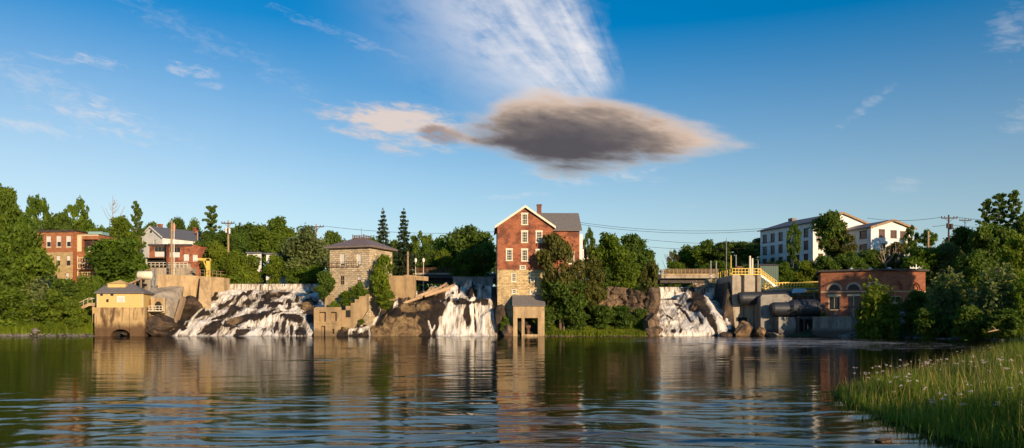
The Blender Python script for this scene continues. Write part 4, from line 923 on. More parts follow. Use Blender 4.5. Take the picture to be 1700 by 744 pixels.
b = MB(); b.box(1.75, 4.5, 1.5, 4, Z(390, 152), Z(384, 152)); b.box(1.7, 4.55, 1.45, 4.05, Z(384.5, 152), Z(383.7, 152)); b.build('rooftop_unit', M['teal'], t)
b = MB(); b.box(-.1, Wp + .1, -.1, 7.1, Z(390, 152), Z(390, 152) + .1); b.build('roof', M['dark_roof'], t)

# white house on the hill at left, brick block below it
t = thing('white_house', 'white gabled house with slate roof and three chimneys above the brick block at left', 'building', (X(232, 187), 187, 0), -29)
ze, zr2, zb = Z(394.5, 185), Z(375.5, 184), 15
wall4('wall', t, M['clap'], 8, 13.5, zb, ze, [(4.9, 5.6, Z(406, 185), Z(398, 185))], (), [(1.5 + k * 2.2, 2.4 + k * 2.2, ze - 2.1, ze - .6) for k in range(5)], (), None, .15)
for yy in (0, 13.5): b = MB(); b.poly([(0, yy, ze), (8, yy, ze), (4, yy, zr2)]); b.build('gable_wall', M['clap'], t)
win(t, (0, 0), (8, 0), 4.9, 5.6, Z(406, 185), Z(398, 185), .1, M['white'], M['glass'], .06)
b = MB(); b.box(3.7, 4.3, -.06, -.003, Z(386.5, 185), Z(383, 185)); b.build('attic_vent', M['dark'], t)
for k in range(5): win(t, (8, 0), (8, 13.5), 1.5 + k * 2.2, 2.4 + k * 2.2, ze - 2.1, ze - .6, .1, M['white'], M['glass'], .08, blind=.5)
gable_roof(t, M['slate'], 8, 13.5, ze, zr2, .35, .15, trim=M['white'])
for x, y in ((2.6, 3.5), (4.6, 5.5), (4.4, 12)):
    b = MB(); b.box(x - .4, x + .4, y - .4, y + .4, ze + 1.5, zr2 + 1.0); b.box(x - .47, x + .47, y - .47, y + .47, zr2 + .8, zr2 + 1.03); b.build('chimney', M['brick'], t)
b = MB(); b.box(8.3, 8.36, 9.5, 10.3, zr2 - 1.7, zr2 - 1.0); b.build('skylight', M['glass'], t)
t = thing('brick_block', 'long two-storey red brick block with wide shop windows behind the left retaining wall', 'building', (X(248, 160), 160, 0), 0)
Wb = 8.35; zz = lambda py: Z(py, 160); g = lambda px: X(px, 160) - X(248, 160)
ob = [(g(256), g(274), zz(427), zz(409)), (g(281), g(299), zz(428), zz(410)), (g(305), g(314), zz(434), zz(422)), (g(320), g(328.5), zz(434), zz(423))]
b = MB(); b.facade((0, 0), (Wb, 0), 8, zz(407), ob, .25); b.facade((Wb, 0), (g(335.5), 3), 8, zz(408)); b.facade((0, 8), (0, 0), 8, zz(407)); b.poly([(0, 0, zz(407)), (Wb, 0, zz(407)), (g(335.5), 3, zz(407)), (g(335.5), 8, zz(407)), (0, 8, zz(407))]); b.build('brick_wall', M['brick'], t)
for i, o in enumerate(ob): win(t, (0, 0), (Wb, 0), *o, .2, M['wood'] if i < 2 else M['white'], M['glass'], .08, 3 if i < 2 else 1, 2, 0, blind=0 if i < 2 else .95)
b = MB()
for o in ob[:2]: b.box(o[0] + .1, o[1] - .1, .1, .13, o[2] + .1, (o[2] + o[3]) / 2)
b.build('white_panel', M['blind'], t)
b = MB(); b.box(-.2, Wb + .2, -.25, -.005, zz(408.5), zz(405.5)); b.build('cornice', M['dark_roof'], t)
b = MB(); b.box(-.4, 3.4, -1.6, -.01, zz(430), zz(429)); b.box(-.3, 3.3, -.3, -.01, zz(444), zz(430)); b.build('dark_porch', M['dark'], t)
b = MB()
for k in range(12): x = -.4 + k * .8; b.beam((x, -1.9, zz(445)), (x, -1.9, zz(437)), .08)
for q in (437, 441): b.beam((-.4, -1.9, zz(q)), (8.4, -1.9, zz(q)), .08)
b.build('railing', M['offwhite'], t)
b = MB(); b.box(-.6, 9.5, -2.6, -.02, 7, zz(446)); b.build('terrace', M['concrete'], t)
b = MB(); b.box(3.5, 8.2, -.05, -.006, zz(446), zz(438)); b.build('whitewashed_band', M['concrete'], t)
t = thing('low_house', 'low white house with dark roof half hidden by shrubs above the left falls', 'building', (X(410, 172), 172, 0), 0)
b = MB(); g = lambda px: X(px, 172) - X(410, 172)
b.facade((0, 0), (g(434), 0), 9, Z(421, 172)); b.facade((g(443), -.5), (g(469), -.5), 9, Z(423, 172), [(g(450) - g(443), g(454) - g(443), Z(434, 172), Z(428, 172)), (g(461) - g(443), g(466) - g(443), Z(434, 172), Z(429, 172))], .1); b.facade((g(469), -.5), (g(469), 6), 9, Z(423, 172)); b.build('wall', M['clap'], t)
b = MB(); b.box(-.2, g(434), -.4, 6, Z(421, 172), Z(418.5, 172)); b.box(g(441), g(470), -.8, 6, Z(423, 172), Z(420.5, 172)); b.build('roof', M['slate'], t)
for a in ((450, 454), (461, 466)): win(t, (g(443), -.5), (g(469), -.5), g(a[0]) - g(443), g(a[1]) - g(443), Z(434, 172), Z(428.5, 172), .08, M['white'], M['glass'], .05, 1, 1)

# ------------------------------------------------------------------ bridges
def bridge(label, xa, xb, Y, ztop, zdeck, zbot, n, mats):
    t = thing('road_bridge', label, 'bridge', (xa, Y, 0)); L = xb - xa
    b = MB(); b.box(0, L, 0, 8, zbot, zdeck); b.build('deck', mats[0], t)
    b = MB(); b.box(-.02, L, -.12, -.004, zdeck - .25, zdeck + .1); b.build('edge_beam', mats[1], t)
    b = MB()
    for k in range(n + 1): b.beam((L * k / n, .1, zdeck), (L * k / n, .1, ztop), .12)
    for f_ in (.25, .5, .75, 1): b.beam((0, .1, zdeck + (ztop - zdeck) * f_), (L, .1, zdeck + (ztop - zdeck) * f_), .1)
    b.build('railing', mats[2], t)
    b = MB(); b.box(0, L, 1.2, 1.6, zbot - .9, zbot - .002); b.box(0, L, 5.2, 5.6, zbot - .9, zbot - .002); b.build('girder', M['dark_roof'], t)
    return t
bridge('tan road bridge with rail crossing above the right falls', X(1098, 158), X(1192, 158), 158, Z(447, 158), Z(455.5, 158), Z(462, 158), 14, (M['concrete'], M['tan_concrete'], M['wood']))
bridge('dark road bridge behind the middle falls', X(672, 170), X(835, 170), 170, Z(445, 170), Z(454, 170), Z(462, 170), 22, (M['dark_roof'], M['concrete'], M['rust']))
t = thing('bridge_pier', 'low concrete pier below the dark bridge beside the mill', 'pier', (X(752, 156), 156, 0))
b = MB(); b.box(0, X(818, 156) - X(752, 156), 0, 1.2, 6, Z(462, 156)); b.box(-.1, 8, -.1, 1.3, Z(462, 156), Z(459.5, 156)); b.build('cap', M['grey_concrete'], t)

# ------------------------------------------------------------------ right intake pier, pipes, walkway
t = thing('intake_pier', 'big weathered concrete intake pier right of the falls', 'pier', (X(1216, 140), 140, 0))
Lp = X(1264, 140) - X(1216, 140); zt3 = Z(456.5, 140)
b = MB(); s1_, s2_ = (X(1228, 140) - X(1216, 140), X(1236, 140) - X(1216, 140)), (X(1251, 140) - X(1216, 140), X(1258, 140) - X(1216, 140))
segs = [(0, s1_[0], 0), (s1_[0], s1_[1], .7), (s1_[1], s2_[0], 0), (s2_[0], s2_[1], .7), (s2_[1], Lp, .25)]
for a, c, yy in segs: b.box(a, c - .002, yy, 10, -1, zt3)
b.build('concrete_body', M['concrete'], t)
b = MB(); b.box(X(1222, 140) - X(1216, 140), X(1240, 140) - X(1216, 140), -.01, .02, Z(533.5, 140), Z(527, 140)); b.build('dark_outlet', M['dark'], t)
b = MB(); b.hexa([(-3.0, -3.5, -.8), (-.003, -2.5, -.8), (-.003, 10, -.8), (-1.2, 10, -.8), (-.3, 1.5, zt3 - 1.2), (-.003, 1.5, zt3 - 1.2), (-.003, 10, zt3 - 1.2), (-.3, 10, zt3 - 1.2)]); b.build('sloping_flank', M['wet_rock'], t)  # dark rock colour stands for the shade on the pier's left wall
b = MB()
for k in range(10): x = k * Lp / 9; b.beam((x, .1 + (.7 if False else 0), zt3), (x, .1, zt3 + 1.1), .09)
for z in (.55, 1.1): b.beam((0, .1, zt3 + z), (Lp, .1, zt3 + z), .1); b.beam((0, .1, zt3 + z), (0, 9.8, zt3 + z), .1)
for k in range(1, 7): b.beam((0, .1 + k * 1.6, zt3), (0, .1 + k * 1.6, zt3 + 1.1), .09)
b.box(0, Lp, .0, .06, zt3, zt3 + .15)
b.build('yellow_railing', M['yellow_paint'], t)
for px, py, w_ in ((1213.5, 424, .12), (1222, 423, .12), (1245, 425, .2), (1249, 429, .2), (1206, 395, .07), (1189, 434, .14), (1180, 433, .14), (1258.5, 432, .1)):
    gp = thing('mast_pole', {1213.5: 'yellow tipped steel mast at the front of the intake pier', 1222: 'grey steel mast next to the yellow tipped one on the pier', 1245: 'taller of two thick pale masts on the pier', 1249: 'shorter of two thick pale masts on the pier',
        1206: 'tallest thin dark mast above the intake pier', 1189: 'short grey mast at the left edge of the intake pier', 1180: 'lone grey mast on the road bridge', 1258.5: 'thin mast at the right end of the pier railing'}[px], 'mast', (X(px, 144), 144, 0), 0, 'masts on the intake pier')
    b = MB(); b.tube([(0, 0, 9.5), (0, 0, Z(py, 144))], [w_, w_ * .8], 6); b.build('shaft', M['yellow_faded'] if px == 1213.5 else (M['offwhite'] if px in (1245, 1249) else M['grey_steel']), gp)
    b = MB(); b.box(-w_ * 1.6, w_ * 1.6, -w_ * 1.6, w_ * 1.6, zt3, zt3 + .1); b.build('foot_plate', M['grey_steel'], gp)
t = thing('gate_hoist', 'small brown gate hoist on the intake pier deck', 'hoist', (X(1227, 143), 143, zt3))
b = MB(); b.box(-.5, .5, -.3, .3, 1.0, 1.7); b.tube([(-.7, 0, 1.35), (.7, 0, 1.35)], .22, 8); b.build('winch', M['rust'], t); b = MB(); b.beam((-.35, 0, 0), (-.35, 0, 1), .12); b.beam((.35, 0, 0), (.35, 0, 1), .12); b.build('stand', M['rust'], t)
# slender sluice with yellow rail left of the pier
t = thing('sluice_gate', 'narrow concrete sluice with yellow rail between road bridge and intake pier', 'gate', (X(1175, 150), 150, 0))
b = MB(); w_ = X(1190, 150) - X(1175, 150); b.box(0, w_, 1, 2.5, 6, Z(471, 150)); b.box(0, .35, .3, 2.5, 6, Z(463, 150)); b.build('frame', M['grey_concrete'], t)
b = MB()
for z in (.35, .75): b.beam((0, .9, Z(471, 150) + z), (w_, .9, Z(471, 150) + z), .1)
for k in range(4): b.beam((w_ * k / 3, .9, Z(471, 150)), (w_ * k / 3, .9, Z(471, 150) + .8), .08)
b.build('rail', M['yellow_paint'], t)

def pipe(label, pts, rad, ribs, legs=None):
    t = thing('penstock_pipe', label, 'pipe', pts[0]); o = Vector(pts[0])
    b = MB(); b.tube([Vector(p) - o for p in pts], rad, 28); b.build('pipe', M['steel'], t, False)
    for k in ribs:
        p = Vector(pts[0]).lerp(Vector(pts[-1]), k) - o; d = (Vector(pts[-1]) - Vector(pts[0])).normalized(); rr_ = np.interp(k, np.linspace(0, 1, len(rad)), rad)
        b = MB(); b.tube([p - d * .06, p + d * .06], rr_ + .07, 28); b.build('flange', M['steel'], t)
    return t
pipe('upper black penstock pipe leaving the intake pier', [(X(1224, 139) + .2, 138.8, Z(496, 139)), (X(1230, 139), 138.8, Z(495.5, 139)), (X(1312, 139), 138.8, Z(494.5, 139))], [1.0, 1.12, 1.12], (.3, .62, .98))
pipe('lower thick black penstock pipe entering the brick powerhouse', [(X(1281, 134), 134.3, Z(513.5, 134)), (X(1285, 134), 134.3, Z(513, 134)), (X(1309, 134), 134.2, Z(513, 134)), (X(1316, 134), 134.1, Z(511.5, 134)), (X(1366, 133.2), 133.4, Z(511, 133.4))], [.95, 1.12, 1.15, 1.42, 1.45], (.42, .88))
t = thing('pipe_saddle', 'square concrete anchor block between the two black pipes', 'concrete block', (X(1263, 136), 136, 0))
Lb = X(1315, 136) - X(1263, 136)
b = MB(); b.box(0, Lb, 0, 3.6, -.5, Z(494, 136)); b.xprism([(0, Z(494, 136) + .002), (Lb, Z(494, 136) + .002), (Lb - .9, Z(488, 136)), (.4, Z(489.5, 136))], .4, 3.6); b.build('block', M['grey_concrete'], t)
b = MB(); g = lambda px: X(px, 133) - X(1263, 136)
b.box(g(1294), g(1325), -2.6, -.02, -1, Z(526.5, 133)); b.build('footing', M['grey_concrete'], t)
t = thing('tailrace_gate', 'black steel gate in shadow beneath the lower penstock pipe', 'gate', (X(1325, 132.4), 132.6, 0))
Lg = X(1349, 132.4) - X(1325, 132.4)
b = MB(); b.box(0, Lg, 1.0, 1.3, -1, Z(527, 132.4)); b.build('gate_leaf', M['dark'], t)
b = MB(); b.box(0, .25, 0, 1, -1, Z(525, 132.4)); b.box(Lg * .42, Lg * .42 + .2, .0, 1, -1, Z(530, 132.4)); b.box(-.1, Lg, -.1, 1, Z(530, 132.4), Z(525.5, 132.4)); b.build('guide_post', M['dark_roof'], t)
b = MB(); n = 22; A_, V_ = np.meshgrid(np.linspace(Lg * .48, Lg * .8, 8), np.linspace(0, 1, n)); zz_ = 2.0 - 2.1 * V_; 
grid('leaking_water', A_, .0 * A_ + .6 - .3 * V_ - .1 * vnoise(A_ * 5, V_ * 3, 4), zz_, M['veil'], t, True, vnoise(A_ * 6, V_, 8)[:-1, :-1] > .45)
# walkway
t = thing('service_walkway', 'long steel walkway with yellow railing leading to the brick powerhouse', 'walkway', (X(1270, 146), 146, 0))
g = lambda px: X(px, 146) - X(1270, 146); L = g(1366); zw = lambda u: Z(480.5, 146) + (Z(478, 146) - Z(480.5, 146)) * u / L
b = MB(); b.hexa([(0, 0, zw(0) - .25), (L, 0, zw(L) - .25), (L, 1.5, zw(L) - .25), (0, 1.5, zw(0) - .25), (0, 0, zw(0)), (L, 0, zw(L)), (L, 1.5, zw(L)), (0, 1.5, zw(0))])
for k in range(4): b.beam((L * (k + .5) / 4, .7, 4), (L * (k + .5) / 4, .7, zw(0) - .25), .3)
b.build('deck', M['grey_steel'], t)
for y in (0.05, 1.45):
    b = MB()
    for k in range(21): u = L * k / 20; b.beam((u, y, zw(u)), (u, y, zw(u) + 1.15), .1)
    for z in (.12, .62, 1.15): b.beam((0, y, zw(0) + z), (L, y, zw(L) + z), .11 if z != .12 else .16)
    b.build('railing', M['yellow_paint'], t)
t = thing('steel_stairs', 'steep yellow railed stairs coming down from the intake pier deck', 'stairs', (X(1262, 145), 145, 0))
g = lambda px: X(px, 145) - X(1262, 145); zA, zB = Z(456, 145), Z(476, 145); L = g(1289)
b = MB()
for k in range(12): u = L * k / 11; z = zA + (zB - zA) * k / 11; b.box(u - .12, u + .15, 0, 1, z - .04, z)
b.beam((0, 0, zA), (L, 0, zB), .08, .25); b.beam((0, 1, zA), (L, 1, zB), .08, .25); b.build('treads', M['grey_steel'], t)
for y in (0, 1):
    b = MB()
    for k in range(7): u = L * k / 6; z = zA + (zB - zA) * k / 6; b.beam((u, y, z), (u, y, z + 1.05), .07)
    for q in (.55, 1.05): b.beam((0, y, zA + q), (L, y, zB + q), .08)
    b.build('handrail', M['yellow_paint'], t)
t = thing('green_shed', 'dark green metal shed behind the pier stairs', 'shed', (X(1262, 151), 151, 0))
b = MB(); L = X(1292, 151) - X(1262, 151); b.box(0, L, 0, 3, 7, Z(441, 151))
for k in range(9): b.box(L * k / 8 - .04, L * k / 8 + .04, -.04, -.003, 7, Z(441, 151))
b.build('wall', M['green_paint'], t); b = MB(); b.hexa([(-.2, -.3, Z(441, 151)), (L + .2, -.3, Z(441, 151)), (L + .2, 3.2, Z(437, 151)), (-.2, 3.2, Z(437, 151)), (-.2, -.3, Z(440, 151)), (L + .2, -.3, Z(440, 151)), (L + .2, 3.2, Z(436, 151)), (-.2, 3.2, Z(436, 151))]); b.build('roof', M['dark_roof'], t)
t = thing('lean_to_shelter', 'white sloping shelter roof over rusty machinery between walkway and pipe', 'shelter', (X(1313, 140), 140, 0))
g = lambda px: X(px, 140) - X(1313, 140)
b = MB(); b.hexa([(0, 0, Z(487, 140)), (g(1337), 0, Z(485.5, 140)), (g(1346), 2.5, Z(479.5, 141)), (g(1326), 2.5, Z(479.5, 141)), (0, 0, Z(486, 140)), (g(1337), 0, Z(484.5, 140)), (g(1346), 2.5, Z(478.5, 141)), (g(1326), 2.5, Z(478.5, 141))]); b.build('roof', M['white'], t)
b = MB()
for px in (1316, 1325, 1334, 1343, 1352): b.beam((g(px), .4, 3), (g(px), .4, Z(487, 140)), .12)
for q in (490, 494, 498): b.beam((g(1315), .4, Z(q, 140)), (g(1353), .4, Z(q, 140)), .1)
b.build('frame', M['wood'], t)
b = MB(); b.box(g(1316), g(1352), .8, 2.2, 3, Z(491, 140)); b.build('machinery', M['rust'], t)

M['arch_stone'] = plain('arch_stone', (.42, .28, .2), .8, 0, .2)
# ------------------------------------------------------------------ brick powerhouse with arched windows
ox, oy = 50.8, 132.2
t = thing('brick_powerhouse', 'low red brick powerhouse with arched windows at right', 'building', (ox, oy, 0))
PB = Vector((8.5, -4.2)); PC = Vector((16.4, -1.6)); zt4, zb4 = 10.55, 3.1; LB = PB.length; LC = (PC - PB).length
def up(px, A, B):   # distance along wall A->B where the view ray px crosses it
    k = (px - CX) / F; ax, ay = ox + A.x, oy + A.y; d = (B - A).normalized(); return (k * ay - ax) / (d.x - k * d.y)
Z0 = Vector((0, 0))
def zc(py, u, A, B): d = (B - A).normalized(); return Z(py, oy + A.y + d.y * u)
archs = [(up(1375.5, Z0, PB), up(1394.5, Z0, PB)), (up(1407.5, Z0, PB), up(1427, Z0, PB)), (up(1441, Z0, PB), up(1461, Z0, PB))]
zs_, zl0, zl1 = Z(481.5, 131), Z(515, 131), Z(492, 131)
op = []
def arch(mb, A, B, u0, u1, z, n=10, depth=.3):     # half-round opening standing on z inside the rect opening
    r_ = (u1 - u0) / 2; c = (u0 + u1) / 2; d = (B - A).normalized(); nn = Vector((d.y, -d.x)); zt_r = z + r_
    P = lambda u, zz, q=0: (A.x + d.x * u + nn.x * q, A.y + d.y * u + nn.y * q, zz)
    for k in range(n):
        a0_, a1_ = math.pi * k / n, math.pi * (k + 1) / n
        p0 = (c - r_ * math.cos(a0_), z + r_ * math.sin(a0_)); p1 = (c - r_ * math.cos(a1_), z + r_ * math.sin(a1_))
        mb.poly([P(*p0), P(*p1), P(p1[0], zt_r), P(p0[0], zt_r)]); mb.poly([P(*p0), P(*p0, -depth), P(*p1, -depth), P(*p1)])
def archring(mb, A, B, u0, u1, z, w_=.28, q=.05, n=12):
    r_ = (u1 - u0) / 2; c = (u0 + u1) / 2; d = (B - A).normalized(); nn = Vector((d.y, -d.x))
    P = lambda rr_, a, qq: (A.x + d.x * (c - rr_ * math.cos(a)) + nn.x * qq, A.y + d.y * (c - rr_ * math.cos(a)) + nn.y * qq, z + rr_ * math.sin(a))
    for k in range(n):
        a0_, a1_ = math.pi * k / n, math.pi * (k + 1) / n
        mb.hexa([P(r_ + .002, a0_, q), P(r_ + w_, a0_, q), P(r_ + w_, a0_, -.02), P(r_ + .002, a0_, -.02), P(r_ + .002, a1_, q), P(r_ + w_, a1_, q), P(r_ + w_, a1_, -.02), P(r_ + .002, a1_, -.02)])
b = MB()
for i, (u0, u1) in enumerate(archs):
    op.append((u0, u1, zs_, zs_ + (u1 - u0) / 2)); op.append((u0, u1, zl0 if i != 1 else zb4 + .05, zl1))
b.facade((0, 0), PB, zb4, zt4, op, .3)
for u0, u1 in archs: arch(b, Z0, PB, u0, u1, zs_)
ra = [(LC * .14, LC * .43), (LC * .58, LC * .87)]; opr = [(u0, u1, zs_, zs_ + (u1 - u0) / 2) for u0, u1 in ra] + [(u0, u1, zl0, zl1) for u0, u1 in ra]
b.facade(PB, PC, zb4, zt4, opr, .3)
for u0, u1 in ra: arch(b, PB, PC, u0, u1, zs_, 10, .3)
PD, PE = Vector((14.5, 9)), Vector((3, 9))
b.facade(PC, PD, zb4, zt4); b.facade(PD, PE, zb4, zt4); b.facade(PE, Z0, zb4, zt4)
b.build('brick_wall', M['orange_brick'] if False else masonry('powerhouse_brick', (.42, .13, .055), (.33, .1, .045), (.3, .15, .09), .24, .085, (.22, .075, .04), .5, .012, .02), t)
def inset(name, mat, A, B, u0, u1, z0, z1, q0, q1, par):
    d = (B - A).normalized(); nn = Vector((d.y, -d.x)); P = lambda u, q, z: (A.x + d.x * u + nn.x * q, A.y + d.y * u + nn.y * q, z)
    b = MB(); b.hexa([P(u0, q1, z0), P(u1, q1, z0), P(u1, q0, z0), P(u0, q0, z0), P(u0, q1, z1), P(u1, q1, z1), P(u1, q0, z1), P(u0, q0, z1)]); return b.build(name, mat, par)
for i, (u0, u1) in enumerate(archs):
    f = MB(); archring(f, Z0, PB, u0, u1, zs_, .36, .07); w1 = f.build('arched_window', M['arch_stone'], t); inset('pane', M['dark_pane'], Z0, PB, u0, u1, zs_, zs_ + (u1 - u0) / 2, -.26, -.2, w1)
    if i != 1: win(t, Z0, PB, u0, u1, zl0, zl1, .26, M['cream'], M['dark_pane'], .12, 2, 1)
    else:
        d_ = inset('door', M['dull_glass'], Z0, PB, u0, u1, zb4 + .05, zl1, -.26, -.2, t); inset('door_frame', M['cream'], Z0, PB, (u0 + u1) / 2 - .05, (u0 + u1) / 2 + .05, zb4 + .05, zl1, -.2, -.15, d_)
    inset('lintel', M['cream'], Z0, PB, u0 - .15, u1 + .15, zl1 + .003, zl1 + .3, -.1, .06, t)
for u0, u1 in ra:
    f = MB(); archring(f, PB, PC, u0, u1, zs_, .3, .06); archring(f, PB, PC, u0 + .35, u1 - .35, zs_, .2, -.1); w1 = f.build('arched_window', masonry('arch_brick', (.36, .1, .045), (.3, .08, .04), (.2, .1, .06), .12, .3, (.3, .1, .05), .3), t); inset('brick_infill', M['orange_brick'], PB, PC, u0, u1, zs_, zs_ + (u1 - u0) / 2, -.26, -.2, w1)
    win(t, PB, PC, u0, u1, zl0, zl1, .26, M['cream'], M['glass'], .12, 2, 2)
inset('belt_course', M['cream'], Z0, PB, 0, LB, Z(484.6, 131) - .06, Z(484.6, 131) + .08, -.02, .05, t); inset('belt_course', M['tan_concrete'], PB, PC, .06, LC, Z(484.6, 131) - .06, Z(484.6, 131) + .08, -.02, .05, t)
ctr = Vector((8.5, 3)); ex = [p + (p - ctr).normalized() * .55 for p in (Z0, PB, PC, PD, PE)]
b = MB(); b.prism([tuple(p) for p in ex], zt4, zt4 + .28); b.build('roof', M['dark_roof'], t)
for px, w_, y in ((1413.5, .35, 2), (1429, .6, 4), (1445, .35, 2), (1476.5, .35, 1)):
    b = MB(); x = X(px, oy + y) - ox; b.tube([(x, y, zt4 + .25), (x, y, zt4 + .55)], w_ * .6, 10); b.tube([(x, y, zt4 + .55), (x, y, zt4 + .68), (x, y, zt4 + .85)], [w_, w_, w_ * .4], 12); b.build('roof_vent', M['white'] if w_ < .5 else M['rust'], t)
b = MB(); x = X(1517, 135) - ox; b.beam((x, 2, zt4), (x, 2, zt4 + 1.4), .12); b.beam((x - 1.0, 2, zt4 + .8), (x + 1.0, 2, zt4 + .8), .14)
for k in (-1, -.5, .5, 1): b.beam((x + k, 2, zt4 + .7), (x + k, 2, zt4 + 1.1), .08)
b.build('roof_antenna', M['white'], t)
t = thing('quay_wall', 'low stained concrete quay wall below the brick powerhouse', 'wall', (0, 0, 0))
b = MB(); b.prism([(X(1349, 132), 132), (X(1392, 126.6), 126.8), (X(1415, 125), 125.4), (X(1480, 124), 124.5), (68, 126), (68, 131), (59.3, 128.6), (50.8, 132.9), (X(1349, 134), 134)], -1, 3.05); b.build('wall', M['grey_concrete'], t)
b = MB(); b.prism([(X(1349, 131.6), 131.7), (X(1392, 126.3), 126.5), (X(1402, 125.6), 126.2), (X(1402, 126), 127.2), (X(1349, 132), 132.6)], -1, Z(546, 130)); b.build('lower_ledge', M['grey_concrete'], t)
b = MB(); b.prism([(X(1349, 132) + .02, 131.95), (X(1392, 126.6), 126.72), (X(1415, 125), 125.3), (X(1415, 125), 125.7), (X(1349, 132) + .02, 132.4)], 3.054, 3.2); b.build('coping', M['concrete'], t)

# ------------------------------------------------------------------ white buildings at right
def white_house(name, label, loc, rz, W, D, zb, ez, rz2, fops, lops, mats, dark=.3):
    t = thing(name, label, 'building', loc, rz)
    wall4('wall', t, mats[0], W, D, zb, ez, fops, [(D - o[1], D - o[0], o[2], o[3]) for o in lops], (), (), None, .16)
    for yy in (0, D): b = MB(); b.poly([(0, yy, ez), (W, yy, ez), (W / 2, yy, rz2)]); b.build('gable_wall', M['clap'], t)
    for o in fops: win(t, (0, 0), (W, 0), *o, .1, M['wood'], M['dull_glass'], .09, 1, 2, .08, M['rust'])
    for o in lops: win(t, (0, D), (0, 0), D - o[1], D - o[0], o[2], o[3], .1, M['wood'], M['dull_glass'], .09, 1, 2, .08, M['rust'])
    gable_roof(t, mats[1], W, D, ez, rz2, .5, .2, trim=M['wood'])
    return t
lo = []
for r0 in (23.9 - 3.0, 23.9 - 5.75, 23.9 - 8.6):
    for k in range(6): u = 2.2 + k * 2.85; lo.append((u - .62, u + .62, r0, r0 + 1.85))
fo_ = [(u - .55, u + .55, r0, r0 + 1.8) for r0 in (20.9, 18.15, 15.3) for u in (2.0, 5.4, 8.9, 12.6)]
t = white_house('white_mill', 'long three-storey white clapboard building with rows of dark windows on the right hill', (64.8, 173, 0), 19.4, 15.2, 18.2, 12, 23.9, 26.2, fo_, lo, (M['clap'], M['slate']))
b = MB(); b.box(7.0, 8.2, 15.5, 17, 25.6, 27.0); b.build('roof_hatch', M['brown_roof'], t)
zz = lambda py: Z(py, 165)
fo_ = [(2.0, 3.35, zz(393), zz(380.5)), (4.9, 6.3, zz(394), zz(381.5)), (7.3, 8.6, zz(395), zz(382.5)), (2.6, 3.5, zz(411), zz(404))]
lo = [(1.3, 3.3, zz(394), zz(381.5)), (6.2, 8.2, zz(396), zz(383.5)), (1.3, 3.3, zz(413), zz(404.5))]
t = white_house('white_house', 'two-storey white house with paint peeled off its lower gable wall at right', (73.7, 165, 0), 16, 10.6, 12, 14, zz(377), zz(364.5), fo_, lo, (M['clap'], M['brown_roof']))
b = MB(); b.box(0.02, 10.58, -.05, -.005, 15, 15.5); b.build('skirt_board', M['wood'], t)
b = MB(); b.box(4.8, 5.9, -.06, -.004, zz(374.5), zz(371)); b.build('gable_vent', M['rust'], t)
pm = M['peel']
t.children[0].data.materials[0] = clapboard('peeling_clapboard', 19.6)
t = thing('grey_roofed_house', 'grey roofed house mostly hidden by trees right of the mill', 'building', (X(968, 160), 160, 0), 0)
b = MB(); L = X(1045, 160) - X(968, 160); b.facade((0, 0), (L, 0), 8, Z(427, 160)); b.facade((0, 8), (0, 0), 8, Z(427, 160)); b.facade((L, 0), (L, 8), 8, Z(427, 160)); b.build('wall', M['cream_clap'], t)
b = MB(); b.add([(-.3, -.4, Z(427, 160)), (L + .3, -.4, Z(427, 160)), (L - .3, 4, Z(409, 163)), (.8, 4, Z(409, 163)), (-.3, 8.4, Z(427, 160)), (L + .3, 8.4, Z(427, 160))], [(0, 1, 2, 3), (5, 4, 3, 2), (4, 0, 3), (1, 5, 2), (0, 4, 5, 1)]); b.build('roof', M['slate'], t)
# ------------------------------------------------------------------ trees
def leaves(c, rad, nper, size, rng, flat=.8, droop=0, up=.15):
    c = np.asarray(c, float); rad = np.asarray(rad, float); N = int(nper)
    idx = rng.choice(len(c), N, p=rad ** 2 / (rad ** 2).sum())
    d = rng.normal(size=(N, 3)); d[:, 2] += up; d /= np.linalg.norm(d, axis=1)[:, None]
    rr = rad[idx] * (.35 + .55 * rng.rand(N) ** .6 + .55 * rng.rand(N) ** 5)
    p = c[idx] + d * rr[:, None] * np.array([1, 1, flat]); p[:, 2] -= droop * rng.rand(N) * rad[idx]
    nrm = d * .55 + rng.normal(size=(N, 3)) * .7; nrm /= np.linalg.norm(nrm, axis=1)[:, None]
    t = np.cross(nrm, rng.normal(size=(N, 3))); t /= np.linalg.norm(t, axis=1)[:, None] + 1e-9; s = np.cross(nrm, t)
    a = size * (.6 + .8 * rng.rand(N)); bb = a * .5
    V = np.stack([p - t * a[:, None], p + s * bb[:, None], p + t * a[:, None], p - s * bb[:, None]], 1)
    ct = rng.rand(len(c)); tint = np.clip(.5 * ct[idx] + .5 * rng.rand(N), 0, 1)
    return V, tint
def crownmesh(name, c, rad, n, size, seed, mat, flat=.8, droop=0):
    rng = np.random.RandomState(seed); V, t = leaves(c, rad, n, size, rng, flat, droop)
    o = npmesh(name, V.reshape(-1, 3), np.arange(4 * len(V)).reshape(-1, 4), mat, tint=t); me = o.data; bpy.data.objects.remove(o); return me
def limbs(name, c, rad, seed, h0, r0, mat, zfork, n=7, lean=0):
    rng = random.Random(seed); b = MB()
    top = max(p[2] for p in c); pts = [(0, 0, -.6)]; rads = [r0 * 1.35]
    for k in range(1, 6): f_ = k / 5; pts.append((lean * f_ + rng.uniform(-.15, .15), rng.uniform(-.15, .15), top * .85 * f_)); rads.append(r0 * (1.05 - .85 * f_))
    b.tube(pts, rads, 7)
    for ce in rng.sample(list(c), min(n, len(c))):
        z = max(zfork, ce[2] * .55); f_ = z / (top * .85); s = (lean * f_, 0, z); m = ((s[0] + ce[0]) * .55, (s[1] + ce[1]) * .55, z + (ce[2] - z) * .4)
        b.tube([s, m, ce], [r0 * .42, r0 * .28, r0 * .08], 5)
    o = b.build(name, mat, None, True); me = o.data; bpy.data.objects.remove(o); return me
PROTO = {}
